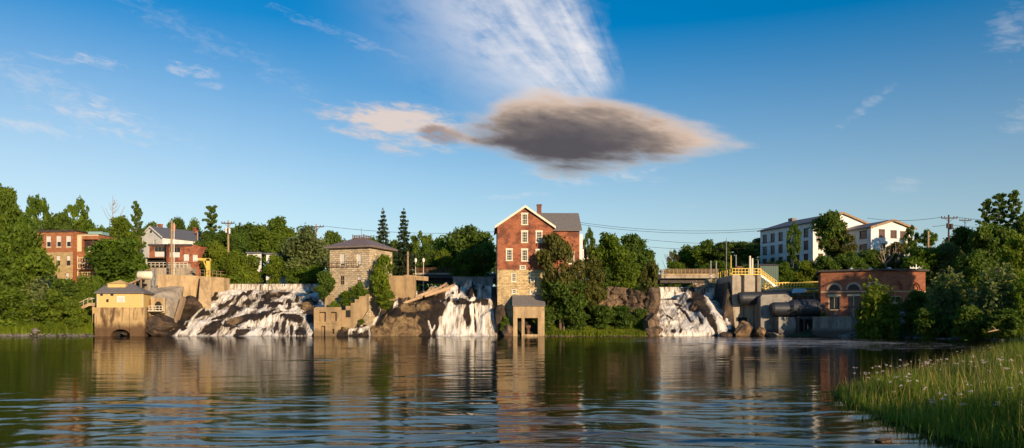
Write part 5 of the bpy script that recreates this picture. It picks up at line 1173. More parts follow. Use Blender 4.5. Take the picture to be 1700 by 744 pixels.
def proto(kind, var, mk):
    rng = np.random.RandomState(hash_(kind) + var * 31)
    PROTO.setdefault(kind, []).append(mk(rng, hash_(kind) + var))
def hash_(s): return sum(ord(ch) * (i + 3) for i, ch in enumerate(s))
def mk_round(rng, sd, nc=34, zlo=2.2, zhi=9.6, R_=3.3, n=9000, mat='leafA', size=.27, rr=(.75, 1.5), sparse=False, bark='bark', r0=.2):
    c = []; rad = []
    for i in range(nc):
        d = rng.normal(size=3); d /= np.linalg.norm(d); q = rng.uniform(.55, 1.0)
        zc = (zlo + zhi) / 2; hz = (zhi - zlo) / 2 - .6
        x = d[0] * R_ * q * rng.uniform(.8, 1.15); y = d[1] * R_ * q; z = zc + d[2] * hz * q
        sh = 1 - .3 * max(0, (z - zc) / hz) ** 2
        c.append((x * sh, y * sh, z)); rad.append(rng.uniform(*rr))
    if not sparse:
        for k in range(4): c.append((0, 0, zlo + 1.2 + k * (zhi - zlo - 2) / 3.5)); rad.append(1.9 if k < 3 else 1.4)
    return (limbs('trunk', c, rad, sd, zlo, r0, M[bark], zlo * .9, 9), crownmesh('crown', c, rad, n, size, sd, M[mat], .72))
for v in range(3): proto('round', v, lambda r, s: mk_round(r, s))
for v in range(3): proto('dark', v, lambda r, s: mk_round(r, s, mat='leafB', nc=38))
for v in range(2): proto('light', v, lambda r, s: mk_round(r, s, mat='leafC', nc=30, zlo=1.2, size=.24))
for v in range(2): proto('grey', v, lambda r, s: mk_round(r, s, mat='leafE', nc=34, zlo=1.5, size=.25))
for v in range(2): proto('olive', v, lambda r, s: mk_round(r, s, mat='leafD', nc=40, zlo=1.6, n=7500, size=.22, rr=(.6, 1.2), sparse=True))
for v in range(3): proto('sparse', v, lambda r, s: mk_round(r, s, mat='leafA', nc=40, zlo=4.4, n=3600, size=.24, rr=(.4, .95), sparse=True))
for v in range(2): proto('tallsparse', v, lambda r, s: mk_round(r, s, mat='leafB', nc=44, zlo=2.4, n=4600, R_=3.3, size=.23, rr=(.4, .9), sparse=True))
for v in range(3): proto('bush', v, lambda r, s: mk_round(r, s, mat='leafA', nc=26, zlo=.2, zhi=9.4, n=5200, size=.36, R_=3.1, r0=.12))
for v in range(2): proto('darkbush', v, lambda r, s: mk_round(r, s, mat='leafB', nc=28, zlo=.2, zhi=9.4, n=5600, size=.36, R_=3.1, r0=.12))
for v in range(2): proto('lightbush', v, lambda r, s: mk_round(r, s, mat='leafC', nc=22, zlo=.4, zhi=9.4, n=4600, size=.32, R_=2.9, r0=.12))
def mk_spiky(rng, sd):      # upright sprays of long leaves (sumac and willow on the bank)
    b = []; c = []; rad = []
    for i in range(46):
        a = rng.rand() * 6.28; q = rng.rand() ** .5; tip = np.array([math.cos(a) * 3.3 * q, math.sin(a) * 3.3 * q, 9.6 - 3.6 * q ** 2 - rng.rand() * 4.2])
        for k in range(4): c.append(tuple(tip * (1 - .11 * k) - np.array([0, 0, .35 * k]))); rad.append(.32 + .26 * k)
    for k in range(5): c.append((0, 0, 1.2 + k * 1.4)); rad.append(2.0)
    return (limbs('trunk', c, rad, sd, 1, .13, M['bark'], 1, 10), crownmesh('crown', c, rad, 8500, .3, sd, M['leafE'] if sd % 2 else M['leafA'], 1.0, .2))
for v in range(3): proto('spiky', v, mk_spiky)
def mk_spikyC(rng, sd): a, b = mk_spiky(rng, sd); b.materials[0] = M['leafC']; return a, b
proto('spikylight', 0, mk_spikyC)
def mk_spruce(rng, sd):
    c = []; rad = []; z = 1.4
    while z < 9.7:
        R_ = 4.1 * (1 - z / 10) ** .7 * rng.uniform(.75, 1.1); nb = 4 + int(R_ * 2.2); a0 = rng.rand() * 6
        for k in range(nb):
            a = a0 + 6.283 * k / nb + rng.uniform(-.3, .3); L = R_ * rng.uniform(.65, 1.1)
            for q in (.4, .75, 1.0): c.append((math.cos(a) * L * q, math.sin(a) * L * q, z - .32 * L * q + (.12 if q == 1 else 0))); rad.append(.34 * (1.25 - q * .55) * (.5 + R_ / 3.5))
        z += .42
    c.append((0, 0, 9.75)); rad.append(.2)
    b = MB(); b.tube([(0, 0, -.5), (0, 0, 5), (0, 0, 9.7)], [.2, .12, .02], 7)
    for p in c[::5]: b.tube([(0, 0, p[2] + .25), p], [.04, .015], 4)
    o = b.build('trunk', M['bark']); me = o.data; bpy.data.objects.remove(o)
    return (me, crownmesh('crown', c, rad, 9000, .2, sd, M['needle'], .28))
for v in range(2): proto('spruce', v, mk_spruce)
def mk_pine(rng, sd):
    c = []; rad = []; b = MB(); b.tube([(0, 0, -.5), (.1, 0, 5), (0, .1, 9.6)], [.22, .14, .03], 7)
    for i in range(34):
        z = 2.8 + 6.8 * i / 33; L = 3.3 * (1.08 - (z / 10) ** 2 * .8) * rng.uniform(.5, 1.05); a = i * 2.4 + rng.uniform(-.4, .4)
        e = (math.cos(a) * L, math.sin(a) * L, z + .3 + .1 * L); b.tube([(0, 0, z), (e[0] * .6, e[1] * .6, z + .05), e], [.07, .05, .02], 4)
        for q in (.35, .5, .65, .8, .92, 1.05): c.append((e[0] * q + rng.uniform(-.3, .3), e[1] * q + rng.uniform(-.3, .3), z + .35 * q + rng.uniform(-.15, .2))); rad.append(.4 * rng.uniform(.6, 1.2))
    c.append((0, 0, 9.6)); rad.append(.5)
    o = b.build('trunk', M['bark']); me = o.data; bpy.data.objects.remove(o)
    return (me, crownmesh('crown', c, rad, 6000, .2, sd, M['leafB'], .22))
for v in range(2): proto('pine', v, mk_pine)
NAMES = {'round': 'broadleaf_tree', 'dark': 'broadleaf_tree', 'light': 'broadleaf_tree', 'grey': 'willow_tree', 'olive': 'broadleaf_tree', 'sparse': 'broadleaf_tree', 'tallsparse': 'broadleaf_tree',
         'bush': 'shrub', 'darkbush': 'shrub', 'lightbush': 'shrub', 'spiky': 'sumac_tree', 'spikylight': 'sumac_tree', 'spruce': 'spruce_tree', 'pine': 'pine_tree'}
cnt = {}; trs = random.Random(9)
def tree(kind, px, top, wpx, Y, label, group, base=None, cat=None):
    v = cnt.get(kind, 0); cnt[kind] = v + 1; tr_, cr_ = PROTO[kind][v % len(PROTO[kind])]
    x = X(px, Y); zb = gz(x, Y) - .15 if base is None else base; h = max(1.0, Z(top, Y) - zb); w_ = wpx * Y / F
    nm = NAMES[kind]; r = thing(nm, label, cat or ('shrub' if nm == 'shrub' else 'tree'), (x, Y, zb), trs.uniform(0, 360), group)
    r.scale = (w_ / 7.6, w_ / 7.6, h / 9.9)
    for nm2, me in (('trunk', tr_), ('crown', cr_)):
        o = bpy.data.objects.new(nm2, me); COL.objects.link(o); o.parent = r
    return r
GL, GLF, GM, GCL, GR, GRB, GCR = 'trees on the left hill', 'bushes above the left falls', 'trees behind the dam', 'trees on the rock right of the mill', 'trees on the right hill', 'trees along the right bank', 'trees behind the right bridge'
T = [
('round', 2, 296, 62, 172, 'tall leafy tree rising highest at the left edge of the picture', GL),
('sparse', 62, 313, 42, 180, 'thin-crowned tree on the skyline just right of the tallest left edge tree', GL),
('sparse', 128, 321, 50, 182, 'umbrella-shaped open tree on the skyline above the apartment block', GL),
('round', 40, 348, 62, 165, 'rounded tree on the slope behind the big left foreground tree', GL),
('dark', 95, 345, 62, 174, 'dark tree directly behind the apartment block roof', GL),
('round', 150, 360, 52, 178, 'low bushy tree behind the teal rooftop box', GL),
('round', 205, 352, 56, 176, 'leafy tree on the ridge left of the white house', GL),
('pine', 227, 338, 40, 180, 'ragged pine-like tree with wind-bent top left of the white house', GL),
('round', 30, 358, 96, 140, 'big dense tree with visible trunk in front of the apartment block', GL),
('round', -25, 390, 70, 137, 'large tree cut by the left edge at the water side', GL),
('round', 199, 388, 106, 147, 'broad round bright green tree between porch house and brick block', GL),
('bush', 25, 468, 74, 135.5, 'light green bush low on the left shore near the frame edge', GL),
('bush', 88, 470, 62, 135.8, 'mid green bush on the left shore below the apartment block', GL),
('spiky', 60, 450, 66, 138, 'feathery sumac under the big left tree', GL),
('darkbush', 98, 452, 70, 141, 'dark bush hiding the foot of the apartment block', GL),
('bush', 125, 492, 42, 134.6, 'small bush at the foot of the river stairs', GL),
('spiky', 140, 442, 40, 143, 'upright sumac right of the apartment block beside the porches', GL),
('darkbush', 5, 430, 66, 139, 'dark bush at the left edge under the tall trees', GL),
('bush', 165, 440, 26, 144, 'narrow bush between the porches and the yellow powerhouse', GL),
('dark', 250, 362, 40, 205, 'dark tree top showing behind the white house gable', GL),
('dark', 295, 353, 34, 208, 'tree top above the white house roof ridge', GL),
('round', 322, 356, 40, 205, 'rounded tree top at the right end of the white house roof', GL),
('pine', 351, 343, 50, 186, 'tall pine standing above the brick block on the left hill', GL),
('dark', 345, 378, 50, 178, 'dark tree under the tall pine on the left hill', GL),
('dark', 388, 372, 58, 182, 'shaded tree behind the utility pole with crossarm', GL),
('dark', 415, 363, 58, 194, 'dark crown on the skyline right of the utility pole', GL),
('round', 458, 354, 74, 196, 'highest broad crown on the skyline above the left falls', GL),
('round', 450, 378, 70, 184, 'sunlit crown below the highest skyline tree above the left falls', GL),
('grey', 510, 372, 84, 160, 'large grey-green willow between the left falls and the stone house', GLF),
('dark', 485, 392, 60, 172, 'tree behind the grey-green willow', GLF),
('dark', 556, 376, 56, 182, 'dark tree directly left behind the stone house roof', GM),
('light', 358, 392, 46, 160, 'yellow-green tree right above the yellow gantry', GLF),
('light', 385, 412, 46, 159, 'yellow-green bush above the left end of the long weir', GLF),
('lightbush', 418, 416, 46, 158.6, 'bright bush above the middle of the long weir', GLF),
('lightbush', 455, 412, 44, 158.8, 'brightest bush in front of the low white house', GLF),
('bush', 488, 426, 40, 158.4, 'green bush left of the willow over the long weir', GLF),
('bush', 400, 436, 40, 158, 'low bush at the weir edge under the bright bushes', GLF),
('bush', 350, 432, 34, 157.6, 'low bush beside the gantry foot', GLF),
('bush', 520, 432, 44, 158.2, 'green bush under the willow at the right end of the long weir', GLF),
('darkbush', 539, 442, 36, 141, 'dark bush clinging to the wall left of the stone house', GLF),
('lightbush', 634, 412, 44, 138.2, 'slender yellow-green tree growing against the right face of the stone house', GM),
('bush', 575, 480, 30, 137.6, 'small green bush at the foot of the stone house front', GM),
('bush', 555, 492, 22, 136.8, 'small bush inside the ruined wall', GM),
('bush', 598, 462, 28, 137.8, 'ivy bush left of the stepped wall top', GM),
('bush', 640, 478, 36, 137.2, 'green bush at the base of the slender yellow-green tree', GM),
('bush', 600, 528, 12, 134.4, 'tiny shrub rooted in the stepped wall', GM),
('spruce', 636, 345, 54, 163, 'left one of the two tall spruces behind the stone house', GM),
('spruce', 670, 345, 54, 165, 'right one of the two tall spruces behind the stone house', GM),
('dark', 618, 385, 34, 185, 'tree between the stone house roof and the left spruce', GM),
('dark', 652, 392, 40, 178, 'dark tree between the two tall spruces', GM),
('sparse', 698, 374, 46, 190, 'thin-topped tree on the skyline right of the spruces', GM),
('dark', 706, 398, 52, 178, 'shaded tree behind the dark bridge near the spruces', GM),
('round', 740, 382, 60, 184, 'tree with lit crown above the middle of the dark bridge', GM),
('light', 738, 404, 44, 176, 'paler tree right behind the dark bridge railing', GM),
('dark', 778, 364, 66, 176, 'broad crown on the skyline left of the mill', GM),
('dark', 792, 378, 82, 160, 'huge dark leaning tree against the left side of the mill', GM),
('dark', 770, 415, 50, 158.5, 'dark low tree over the bridge pier', GM),
('olive', 930, 368, 84, 134, 'thin olive-brown tree growing up the front of the mill', GCL),
('dark', 935, 452, 82, 133.6, 'dense dark tree at the lower right corner of the mill', GCL),
('tallsparse', 977, 362, 26, 146, 'slim see-through tree just right of the mill roof', GCL),
('olive', 985, 418, 54, 137.5, 'olive tree between the mill corner and the cliff', GCL),
('round', 1012, 378, 66, 145, 'tall dense tree in the middle of the rock right of the mill', GCL),
('dark', 1048, 382, 70, 146, 'dark tree right of the tallest tree on the rock', GCL),
('round', 1040, 412, 66, 142, 'full leafy tree low over the cliff top', GCL),
('olive', 1080, 418, 40, 141, 'drooping olive tree at the right end of the cliff', GCL),
('sparse', 1078, 408, 34, 147, 'wispy branches reaching right above the cliff trees', GCL),
('dark', 1000, 440, 60, 141.5, 'shaded tree over the left end of the cliff', GCL),
('darkbush', 905, 500, 40, 133.4, 'dark bush right of the pump shed', GCL),
('darkbush', 955, 500, 56, 134, 'dark bush on the grass below the mill trees', GCL),
('darkbush', 998, 500, 56, 135.4, 'dark bush in the middle of the row below the cliff', GCL),
('darkbush', 1032, 500, 54, 135.6, 'dark bush second from the right below the cliff', GCL),
('darkbush', 1060, 506, 36, 135.8, 'rightmost dark bush below the cliff', GCL),
('bush', 838, 520, 22, 133, 'small bush between middle falls and pump shed', GCL),
('tallsparse', 1118, 408, 26, 195, 'bare-looking thin tree left behind the right road bridge', GCR),
('round', 1140, 402, 48, 196, 'leafy tree at the left end of the row behind the right bridge', GCR),
('round', 1172, 394, 52, 190, 'second tree from left in the row behind the right bridge', GCR),
('dark', 1205, 397, 50, 186, 'dark tree behind the tallest thin mast', GCR),
('dark', 1238, 398, 48, 184, 'tree at the left edge of the long white building', GCR),
('dark', 1255, 392, 32, 200, 'dark crown touching the left roof corner of the long white building', GCR),
('round', 1120, 428, 40, 182, 'low tree just above the left end of the right bridge', GCR),
('round', 1190, 430, 60, 176, 'low green tree behind the right bridge railing', GCR),
('tallsparse', 1317, 356, 28, 163, 'slim thin-leaved tree in front of the long white building', GR),
('dark', 1382, 341, 58, 164, 'large tree covering the gable of the long white building', GR),
('olive', 1400, 372, 44, 162, 'olive-tinged tree between the two white buildings', GR),
('round', 1300, 432, 44, 154, 'green bush-like tree below the left windows of the long white building', GR),
('light', 1338, 428, 50, 153, 'pale green tree under the right windows of the long white building', GR),
('dark', 1372, 420, 56, 152, 'shaded tree behind the left end of the brick powerhouse', GR),
('dark', 1415, 412, 56, 151, 'shaded tree above the powerhouse roof vents', GR),
('dark', 1448, 408, 50, 153, 'dark tree below the peeling white house', GR),
('olive', 1487, 392, 46, 152, 'olive tree at the right corner of the peeling white house', GR),
('tallsparse', 1512, 366, 30, 156, 'thin tree on the skyline right of the peeling white house', GR),
('sparse', 1543, 378, 40, 162, 'open-crowned tree around the grey stub pole', GR),
('round', 1525, 405, 64, 146, 'rounded tree behind the powerhouse antenna', GR),
('grey', 1568, 398, 56, 146, 'grey-green tree right of the powerhouse antenna tree', GR),
('dark', 1600, 372, 58, 152, 'dark tree below the crossarm pole at right', GR),
('dark', 1582, 400, 60, 160, 'dark tree filling the slope behind the grey-green tree', GR),
('pine', 1638, 334, 50, 146, 'leftmost of the three pines on the right skyline', GR),
('pine', 1660, 322, 52, 145, 'middle one of the three pines on the right skyline', GR),
('pine', 1682, 320, 52, 144, 'rightmost of the three pines on the right skyline', GR),
('dark', 1640, 362, 70, 138, 'dark mass of tree under the three pines', GR),
('dark', 1706, 342, 50, 140, 'dark tree cut by the right edge below the pines', GR),
('light', 1686, 378, 56, 122, 'bright yellow-green tree at the right edge', GR),
('dark', 1620, 408, 60, 132, 'shaded tree in the gap behind the right bank sumacs', GR),
('spikylight', 1457, 450, 80, 121.5, 'bright topped willow in front of the brick powerhouse', GRB),
('darkbush', 1520, 472, 56, 121, 'dark bush between the willow and the large bank sumac', GRB),
('spiky', 1575, 436, 92, 114, 'large sumac right of the brick powerhouse', GRB),
('darkbush', 1545, 500, 60, 112, 'dark bush at the foot of the large sumac', GRB),
('spiky', 1655, 424, 96, 106, 'tallest sumac on the right bank by the frame edge', GRB),
('darkbush', 1612, 498, 66, 104, 'dark bush between the two big sumacs', GRB),
('spiky', 1705, 440, 60, 102, 'sumac cut by the right edge of the picture', GRB),
('darkbush', 1670, 505, 60, 100, 'dark bush at the water under the tallest sumac', GRB),
('bush', 1436, 520, 34, 122, 'low bush on the quay left of the willow trunk', GRB),
('lightbush', 1367, 521, 11, 130.2, 'tiny yellow-green bush on the quay wall coping', GRB),
]
for a in T:
    bs_ = None
    if a[5].startswith('olive-brown') or 'up the front' in a[5]: bs_ = 1.5
    if 'clinging to the wall' in a[5]: bs_ = 6
    if 'against the right face' in a[5]: bs_ = 4.6
    if 'ivy bush' in a[5] or 'foot of the stone house' in a[5]: bs_ = 5
    if 'inside the ruined' in a[5]: bs_ = 1.6
    if 'tiny shrub' in a[5]: bs_ = 1.8
    if 'coping' in a[5]: bs_ = 3.1
    if 'base of the slender' in a[5]: bs_ = 4.4
    tree(*a, base=bs_)
# unseen trees right of frame, placed and sized to shade near grass and powerhouse
for i, (x, y, h, w_) in enumerate([(85.5, 87, 23, 14), (76, 58, 13, 11), (60, -14, 10, 14), (74, -6, 13, 14), (40, -30, 10, 10), (48, -20, 9, 11), (84, 10, 12, 13)]):
    tr_, cr_ = PROTO['dark'][i % 3]
    r = thing('broadleaf_tree', 'unseen tree on the bank outside the right edge of the picture, placed for its shade', 'tree', (x, y, gz(x, y) if y > 45 else .2), 40 * i, 'unseen shade trees outside the right edge'); r.scale = (w_ / 7.6, w_ / 7.6, h / 9.9)
    for nm2, me in (('trunk', tr_), ('crown', cr_)):
        o = bpy.data.objects.new(nm2, me); COL.objects.link(o); o.parent = r
# leafless tree on the left ridge
def bare(px, top, Y, label, lean=0, mat='pale_bark', sc=1):
    x = X(px, Y); z = gz(x, Y); h = Z(top, Y) - z; r = thing('bare_tree', label, 'tree', (x, Y, z)); rg = random.Random(int(px)); b = MB()
    b.tube([(0, 0, -.3), (lean * .5, 0, h * .5), (lean, 0, h)], [.16 * sc, .1 * sc, .03], 6); b.build('trunk', M[mat], r)
    b = MB()
    for k in range(14):
        z0 = h * rg.uniform(.45, .9); a = rg.choice((-1, 1)); L = (h - z0) * rg.uniform(.4, .75); s = (lean * z0 / h, 0, z0)
        e = (s[0] + a * L * .6, rg.uniform(-1, 1), z0 + L); b.tube([s, ((s[0] + e[0]) / 2 + a * .15, e[1] / 2, z0 + L * .4), e], [.07, .05, .025], 4)
    b.build('branches', M[mat], r)
bare(187, 325, 186, 'leafless tree with bare twigs on the left skyline'); bare(1478, 405, 150.5, 'pale leafless leaning stem below the peeling white house', -1.6); bare(1487, 402, 150.6, 'pale leafless upright stem below the peeling white house')
bare(1112, 412, 190, 'leafless twiggy tree left behind the right road bridge', .3, 'bark')
# undergrowth and far woods, leaf masses nobody could count
rng = np.random.RandomState(77)
def mass(name, pts, rads, nleaf, size, mat, label, cat, seed):
    V, t = leaves(pts, rads, nleaf, size, np.random.RandomState(seed), .75)
    o = npmesh(name, V.reshape(-1, 3), np.arange(4 * len(V)).reshape(-1, 4), mat, tint=t); return tag(o, label, cat, None, 'stuff')
P_, Rr = [], []
while len(P_) < 1300:
    x = rng.uniform(-115, 105); y = rng.uniform(100, 200)
    px = CX + x * F / y
    if not (-60 < px < 1760): continue
    z = gz(x, y)
    if z < .7 or (-60 < x < -33 and y < 158) or (-33 < x < 27 and y < 153 and not (10.5 < x < 25 and 140 < y)) or (25 <= x < 52 and y < 149): continue
    if (52 <= x < 70 and 124 < y < 143) or (-60 < x < -50 and y < 158) or (-85 < x < -60 and 130 < y < 146 and x > -72): continue
    P_.append((x, y, z + .2)); Rr.append(rng.uniform(.7, 1.6))
mass('undergrowth', P_, Rr, 85000, .24, M['leafB'], 'green undergrowth covering the wooded slopes', 'undergrowth', 5)
P_, Rr = [], []
skyx = [-100, 0, 60, 110, 160, 200, 240, 300, 350, 400, 460, 520, 580, 640, 700, 740, 800, 860, 980, 1060, 1090, 1112, 1130, 1180, 1260, 1330, 1420, 1500, 1550, 1600, 1640, 1700, 1800]
skyy = [300, 325, 345, 352, 372, 372, 372, 372, 372, 385, 372, 392, 400, 400, 392, 396, 384, 400, 402, 412, 430, 450, 420, 410, 412, 400, 410, 410, 420, 398, 360, 362, 360]
for i in range(900):
    px = rng.uniform(-80, 1780); y = rng.uniform(200, 240); x = X(px, y); top = Z(np.interp(px, skyx, skyy) + 10, y); z0 = gz(x, y)
    if top < z0 + 1: continue
    P_.append((x, y, rng.uniform(z0, top - 1.5))); Rr.append(rng.uniform(1.6, 2.8))
mass('distant_woods', P_, Rr, 60000, .5, M['leafB'], 'far wooded ridge behind the buildings', 'woods', 6)

# ------------------------------------------------------------------ rocks, cliff, shore
xs = np.linspace(9.5, 25.0, 150); v = np.linspace(0, 1, 80); A, Vv = np.meshgrid(xs, v)
zt_c = np.interp(A, [9.5, 12.5, 16, 20, 22.5, 24.2, 25], [5.5, 7.2, 8.6, 8.3, 7.4, 5.0, 1.0]); z0c = np.interp(A, [9.5, 20, 22, 25], [1.0, 1.5, -.5, -.8])
ZZ = z0c + (zt_c - z0c) * np.clip(Vv * 1.25, 0, 1)
yb = np.interp(A, [9.5, 13, 20, 22, 24, 25], [138, 138.2, 138.2, 136.5, 135.8, 140]) + 1.2 * np.clip(Vv * 1.25, 0, 1) + 6 * np.clip(Vv * 1.25 - 1, 0, 1) * 4
cv, ct = cells(A, ZZ, 110, (9.5, 25, 0, 9), 5, (1, .8)); c2, ct2 = cells(A, ZZ, 420, (9.5, 25, 0, 9), 6, (1, .9))
YYc = yb - cv * .55 - ct * .3 - c2 * .2 - ct2 * .2 + .25 * fbm(A * 1.2, ZZ * 1.2, 7, 4)
tag(grid('rock_cliff', A, YYc, ZZ, M['cliff'], None, False), 'broken brown and ochre rock cliff under the trees right of the mill', 'cliff')
def boulder(mb, c, s, seed, sub=2):
    r = np.random.RandomState(seed); import bmesh
    bm = bmesh.new(); bmesh.ops.create_icosphere(bm, subdivisions=sub, radius=1)
    pl = r.normal(size=(14, 3)); pl /= np.linalg.norm(pl, axis=1)[:, None]; dd = r.uniform(.5, .85, 14); rot = Matrix.Rotation(r.rand() * 6, 3, 'Z')
    for vtx in bm.verts:
        p = np.array(vtx.co)
        for n_, d_ in zip(pl, dd):
            k = p @ n_
            if k > d_: p = p - n_ * (k - d_)
        p = p * (1 + .16 * float(fbm(p[0] * 2.3 + seed, p[1] * 2.3 + p[2] * 1.7, seed, 3)))
        p = np.array(rot @ Vector(p * np.array(s))) + c
        vtx.co = p
    mb.add([v_.co[:] for v_ in bm.verts], [tuple(v_.index for v_ in f.verts) for f in bm.faces]); bm.free()
bl = [(1236, 548, 133.2, 2.6, 1.3, 1.5, 'broad tan boulder at the foot of the intake pier', 'tan_rock'), (1262, 553, 132.4, 1.5, .9, .8, 'low grassy boulder right of the broad tan one', 'tan_rock'), (1206, 557, 132, 1.6, .8, .5, 'flat dark rock in the water at the right falls', 'wet_rock'),
      (1283, 556, 131.6, 1.3, .8, .45, 'flat grey rock in front of the anchor block', 'grey_rock'), (1085, 552, 132.6, 1.8, 1.1, 1.0, 'brown boulder at the water at the left foot of the right falls', 'cliff'), (1079, 538, 133.6, 1.5, 1.2, 1.7, 'tall brown boulder leaning on the right end of the cliff', 'cliff'),
      (1084, 503, 138, 1.7, 1.5, 2.6, 'rounded upright rock at the cliff end beside the right falls', 'cliff'), (842, 548, 132.8, 1.4, 1.0, 1.1, 'brown boulder left of the pump shed', 'cliff'), (830, 530, 134.2, 1.0, 1.0, 2.2, 'dark rock between middle falls and shed', 'wet_rock'), (60, 549, 133, .8, .5, .45, 'pale boulder on the left shore', 'grey_rock'),
      (270, 540, 135, 2.4, 1.6, 1.6, 'dark mossy rock between the yellow powerhouse and the left falls', 'wet_rock'), (262, 553, 134, 1.8, 1.2, .8, 'low wet rock right of the tailrace arch', 'wet_rock'), (310, 512, 143, 2.8, 2.0, 1.8, 'dark rock under the left intake wall', 'wet_rock'), (206, 554, 132.4, 1.2, .5, .35, 'small wet rock pile in the tailrace arch', 'wet_rock')]
for i, (px, py, Y, sx, sy, sz, lab, mt_) in enumerate(bl):
    b = MB(); boulder(b, (0, 0, 0), (sx * 1.3, sy * 1.3, sz * 1.3), 100 + i, 3); o = b.build('boulder', M[mt_]); o.location = (X(px, Y), Y, Z(py, Y)); tag(o, lab, 'boulder', 'boulders along the water')
rng2 = np.random.RandomState(4); b = MB()
for i in range(150):
    f_ = rng2.rand(); px = 1392 + 100 * f_; Y = np.interp(px, [1392, 1480, 1500], [124.4, 121.5, 119]) + rng2.uniform(-.3, 1.4); x = X(px, Y)
    z = .05 + (Y - np.interp(px, [1392, 1480, 1500], [124.4, 121.5, 119])) * .55 * smooth(1392, 1420, px); s = rng2.uniform(.25, .65)
    boulder(b, (x, Y, float(z)), (s * 1.3, s, s * .6), 300 + i, 1)
for i in range(170):
    Y = rng2.uniform(82, 119); x = np.interp(Y, [66, 82, 92, 119], [70, 66.5, 62.6, 57.3]) + rng2.uniform(-.5, 2.6); s = rng2.uniform(.12, .38); boulder(b, (x, Y, max(0, gz(x, Y)) + .02), (s * 1.3, s, s * .6), 600 + i, 1)
tag(b.build('riprap', M['grey_rock']), 'grey riprap stones along the right bank below the quay', 'stones', None, 'stuff')
b = MB()
for i in range(330):
    px = rng2.uniform(-30, 160); Y = rng2.uniform(131.6, 134.5); x = X(px, Y); s = rng2.uniform(.1, .4); boulder(b, (x, Y, max(-.05, gz(x, Y)) + .03), (s * 1.4, s, s * .6), 900 + i, 1)
tag(b.build('shore_stones', M['grey_rock']), 'stones along the left shore', 'stones', None, 'stuff')
b = MB()
for i in range(120):
    px = rng2.uniform(905, 1100); Y = rng2.uniform(130.6, 131.8); x = X(px, Y); s = rng2.uniform(.08, .3); boulder(b, (x, Y, .02), (s * 1.4, s, s * .6), 1300 + i, 1)
tag(b.build('shore_stones', M['cliff']), 'small stones at the water edge below the cliff', 'stones', None, 'stuff')
# driftwood
for i, (pts, rad, lab) in enumerate([
  ([(650, 517, 137.5), (672, 503, 139), (700, 493, 141)], (.16, .26, .3), 'forked pale driftwood log lowest in the log jam'),
  ([(690, 494, 141), (715, 485, 145), (742, 474, 150)], (.3, .45, .4), 'thickest driftwood log of the jam above the rock outcrop'),
  ([(705, 492, 142), (735, 482, 146), (766, 470, 150.5)], (.25, .38, .4), 'long driftwood log on top of the jam reaching the weir'),
  ([(712, 478, 147), (728, 480, 147), (741, 470, 149)], (.15, .2, .18), 'short broken driftwood log behind the long one'),
  ([(708, 487, 144), (716, 476, 146)], (.22, .12), 'upright driftwood stub in the log jam'),
  ([(722, 490, 145), (752, 476, 148.5), (768, 473, 150)], (.12, .18, .2), 'thin driftwood pole under the long log'),
  ([(1147, 468, 149.6), (1152, 474, 149.5), (1174, 474, 149.4)], (.18, .42, .34), 'stump-ended driftwood log lying on the right weir'),
  ([(1172, 475, 149.3), (1160, 484, 148.9), (1154, 497, 148.4)], (.22, .2, .16), 'bent driftwood log hanging over the right weir'),
  ([(1182, 497, 147.5), (1198, 512, 143), (1213, 534, 137.5)], (.12, .16, .14), 'dark thin log slanting across the narrow right stream'),
  ([(1640, 551, 99), (1660, 547, 99.5), (1690, 545, 100)], (.06, .1, .14), 'pale fallen branch on the right shore')]):
    t = thing('driftwood_log', lab, 'log', (X(pts[0][0], pts[0][2]), pts[0][2], Z(pts[0][1], pts[0][2])), 0, 'driftwood caught on the dam'); o = Vector(t.location)
    b = MB(); b.tube([Vector((X(p, Y), Y, Z(q, Y))) - o for p, q, Y in pts], list(rad), 8); b.build('trunk', M['dark_pole'] if 'dark thin' in lab else M['driftwood'], t, True)
    if len(pts) == 3:
        m_ = Vector((X(pts[1][0], pts[1][2]), pts[1][2], Z(pts[1][1], pts[1][2]))) - o; b = MB(); b.tube([m_, m_ + Vector((.5, -.2, .9))], [rad[1] * .4, .03], 5); b.tube([m_ * .7, m_ * .7 + Vector((-.6, -.2, .5))], [rad[1] * .35, .03], 5); b.build('branch_stub', M['driftwood'], t)
# grass strips on the far shores
def grass(name, pts, hts, mat, label, width=.02, seed=1, lean=.35):
    rg = np.random.RandomState(seed); pts = np.asarray(pts, float); n = len(pts); hts = np.asarray(hts)
    a = rg.rand(n) * 6.283; f = np.stack([np.cos(a), np.sin(a), 0 * a], 1); s = np.stack([-np.sin(a), np.cos(a), 0 * a], 1)
    l = rg.rand(n) * lean * 1.5; up = np.array([0, 0, 1.]); w0 = width * (.6 + .8 * rg.rand(n)); rows = []
    for k, wk in ((0, 1), (.45, .8), (.8, .45), (1, .06)):
        c = pts + up * (hts * k * (1 - .25 * l * k))[:, None] + f * (hts * l * k * k)[:, None]
        rows.append(c - s * (w0 * wk)[:, None]); rows.append(c + s * (w0 * wk)[:, None])
    V = np.stack(rows, 1); i0 = np.arange(n)[:, None] * 8
    Fq = np.concatenate([i0 + np.array([[0, 1, 3, 2]]), i0 + np.array([[2, 3, 5, 4]]), i0 + np.array([[4, 5, 7, 6]])], 0)
    t = np.clip(.45 * rg.rand(n) + .75 * vnoise(pts[:, 0] * .45, pts[:, 1] * .3, 61) * (.5 + .9 * vnoise(pts[:, 0] * 1.7, pts[:, 1] * 1.2, 62)), 0, 1); o = npmesh(name, V.reshape(-1, 3), Fq, mat, tint=np.tile(t, 3)); return tag(o, label, 'grass', None, 'stuff')
rg = np.random.RandomState(12)
P_ = []
while len(P_) < 9000:
    px = rg.uniform(898, 1078); Y = rg.uniform(131.4, 136); x = X(px, Y); z = gz(x, Y)
    if z > 0: P_.append((x, Y, z))
grass('shore_grass', P_, rg.uniform(.35, .95, len(P_)), M['leafC'], 'bright grass strip on the shore below the cliff and mill', .07, 3)
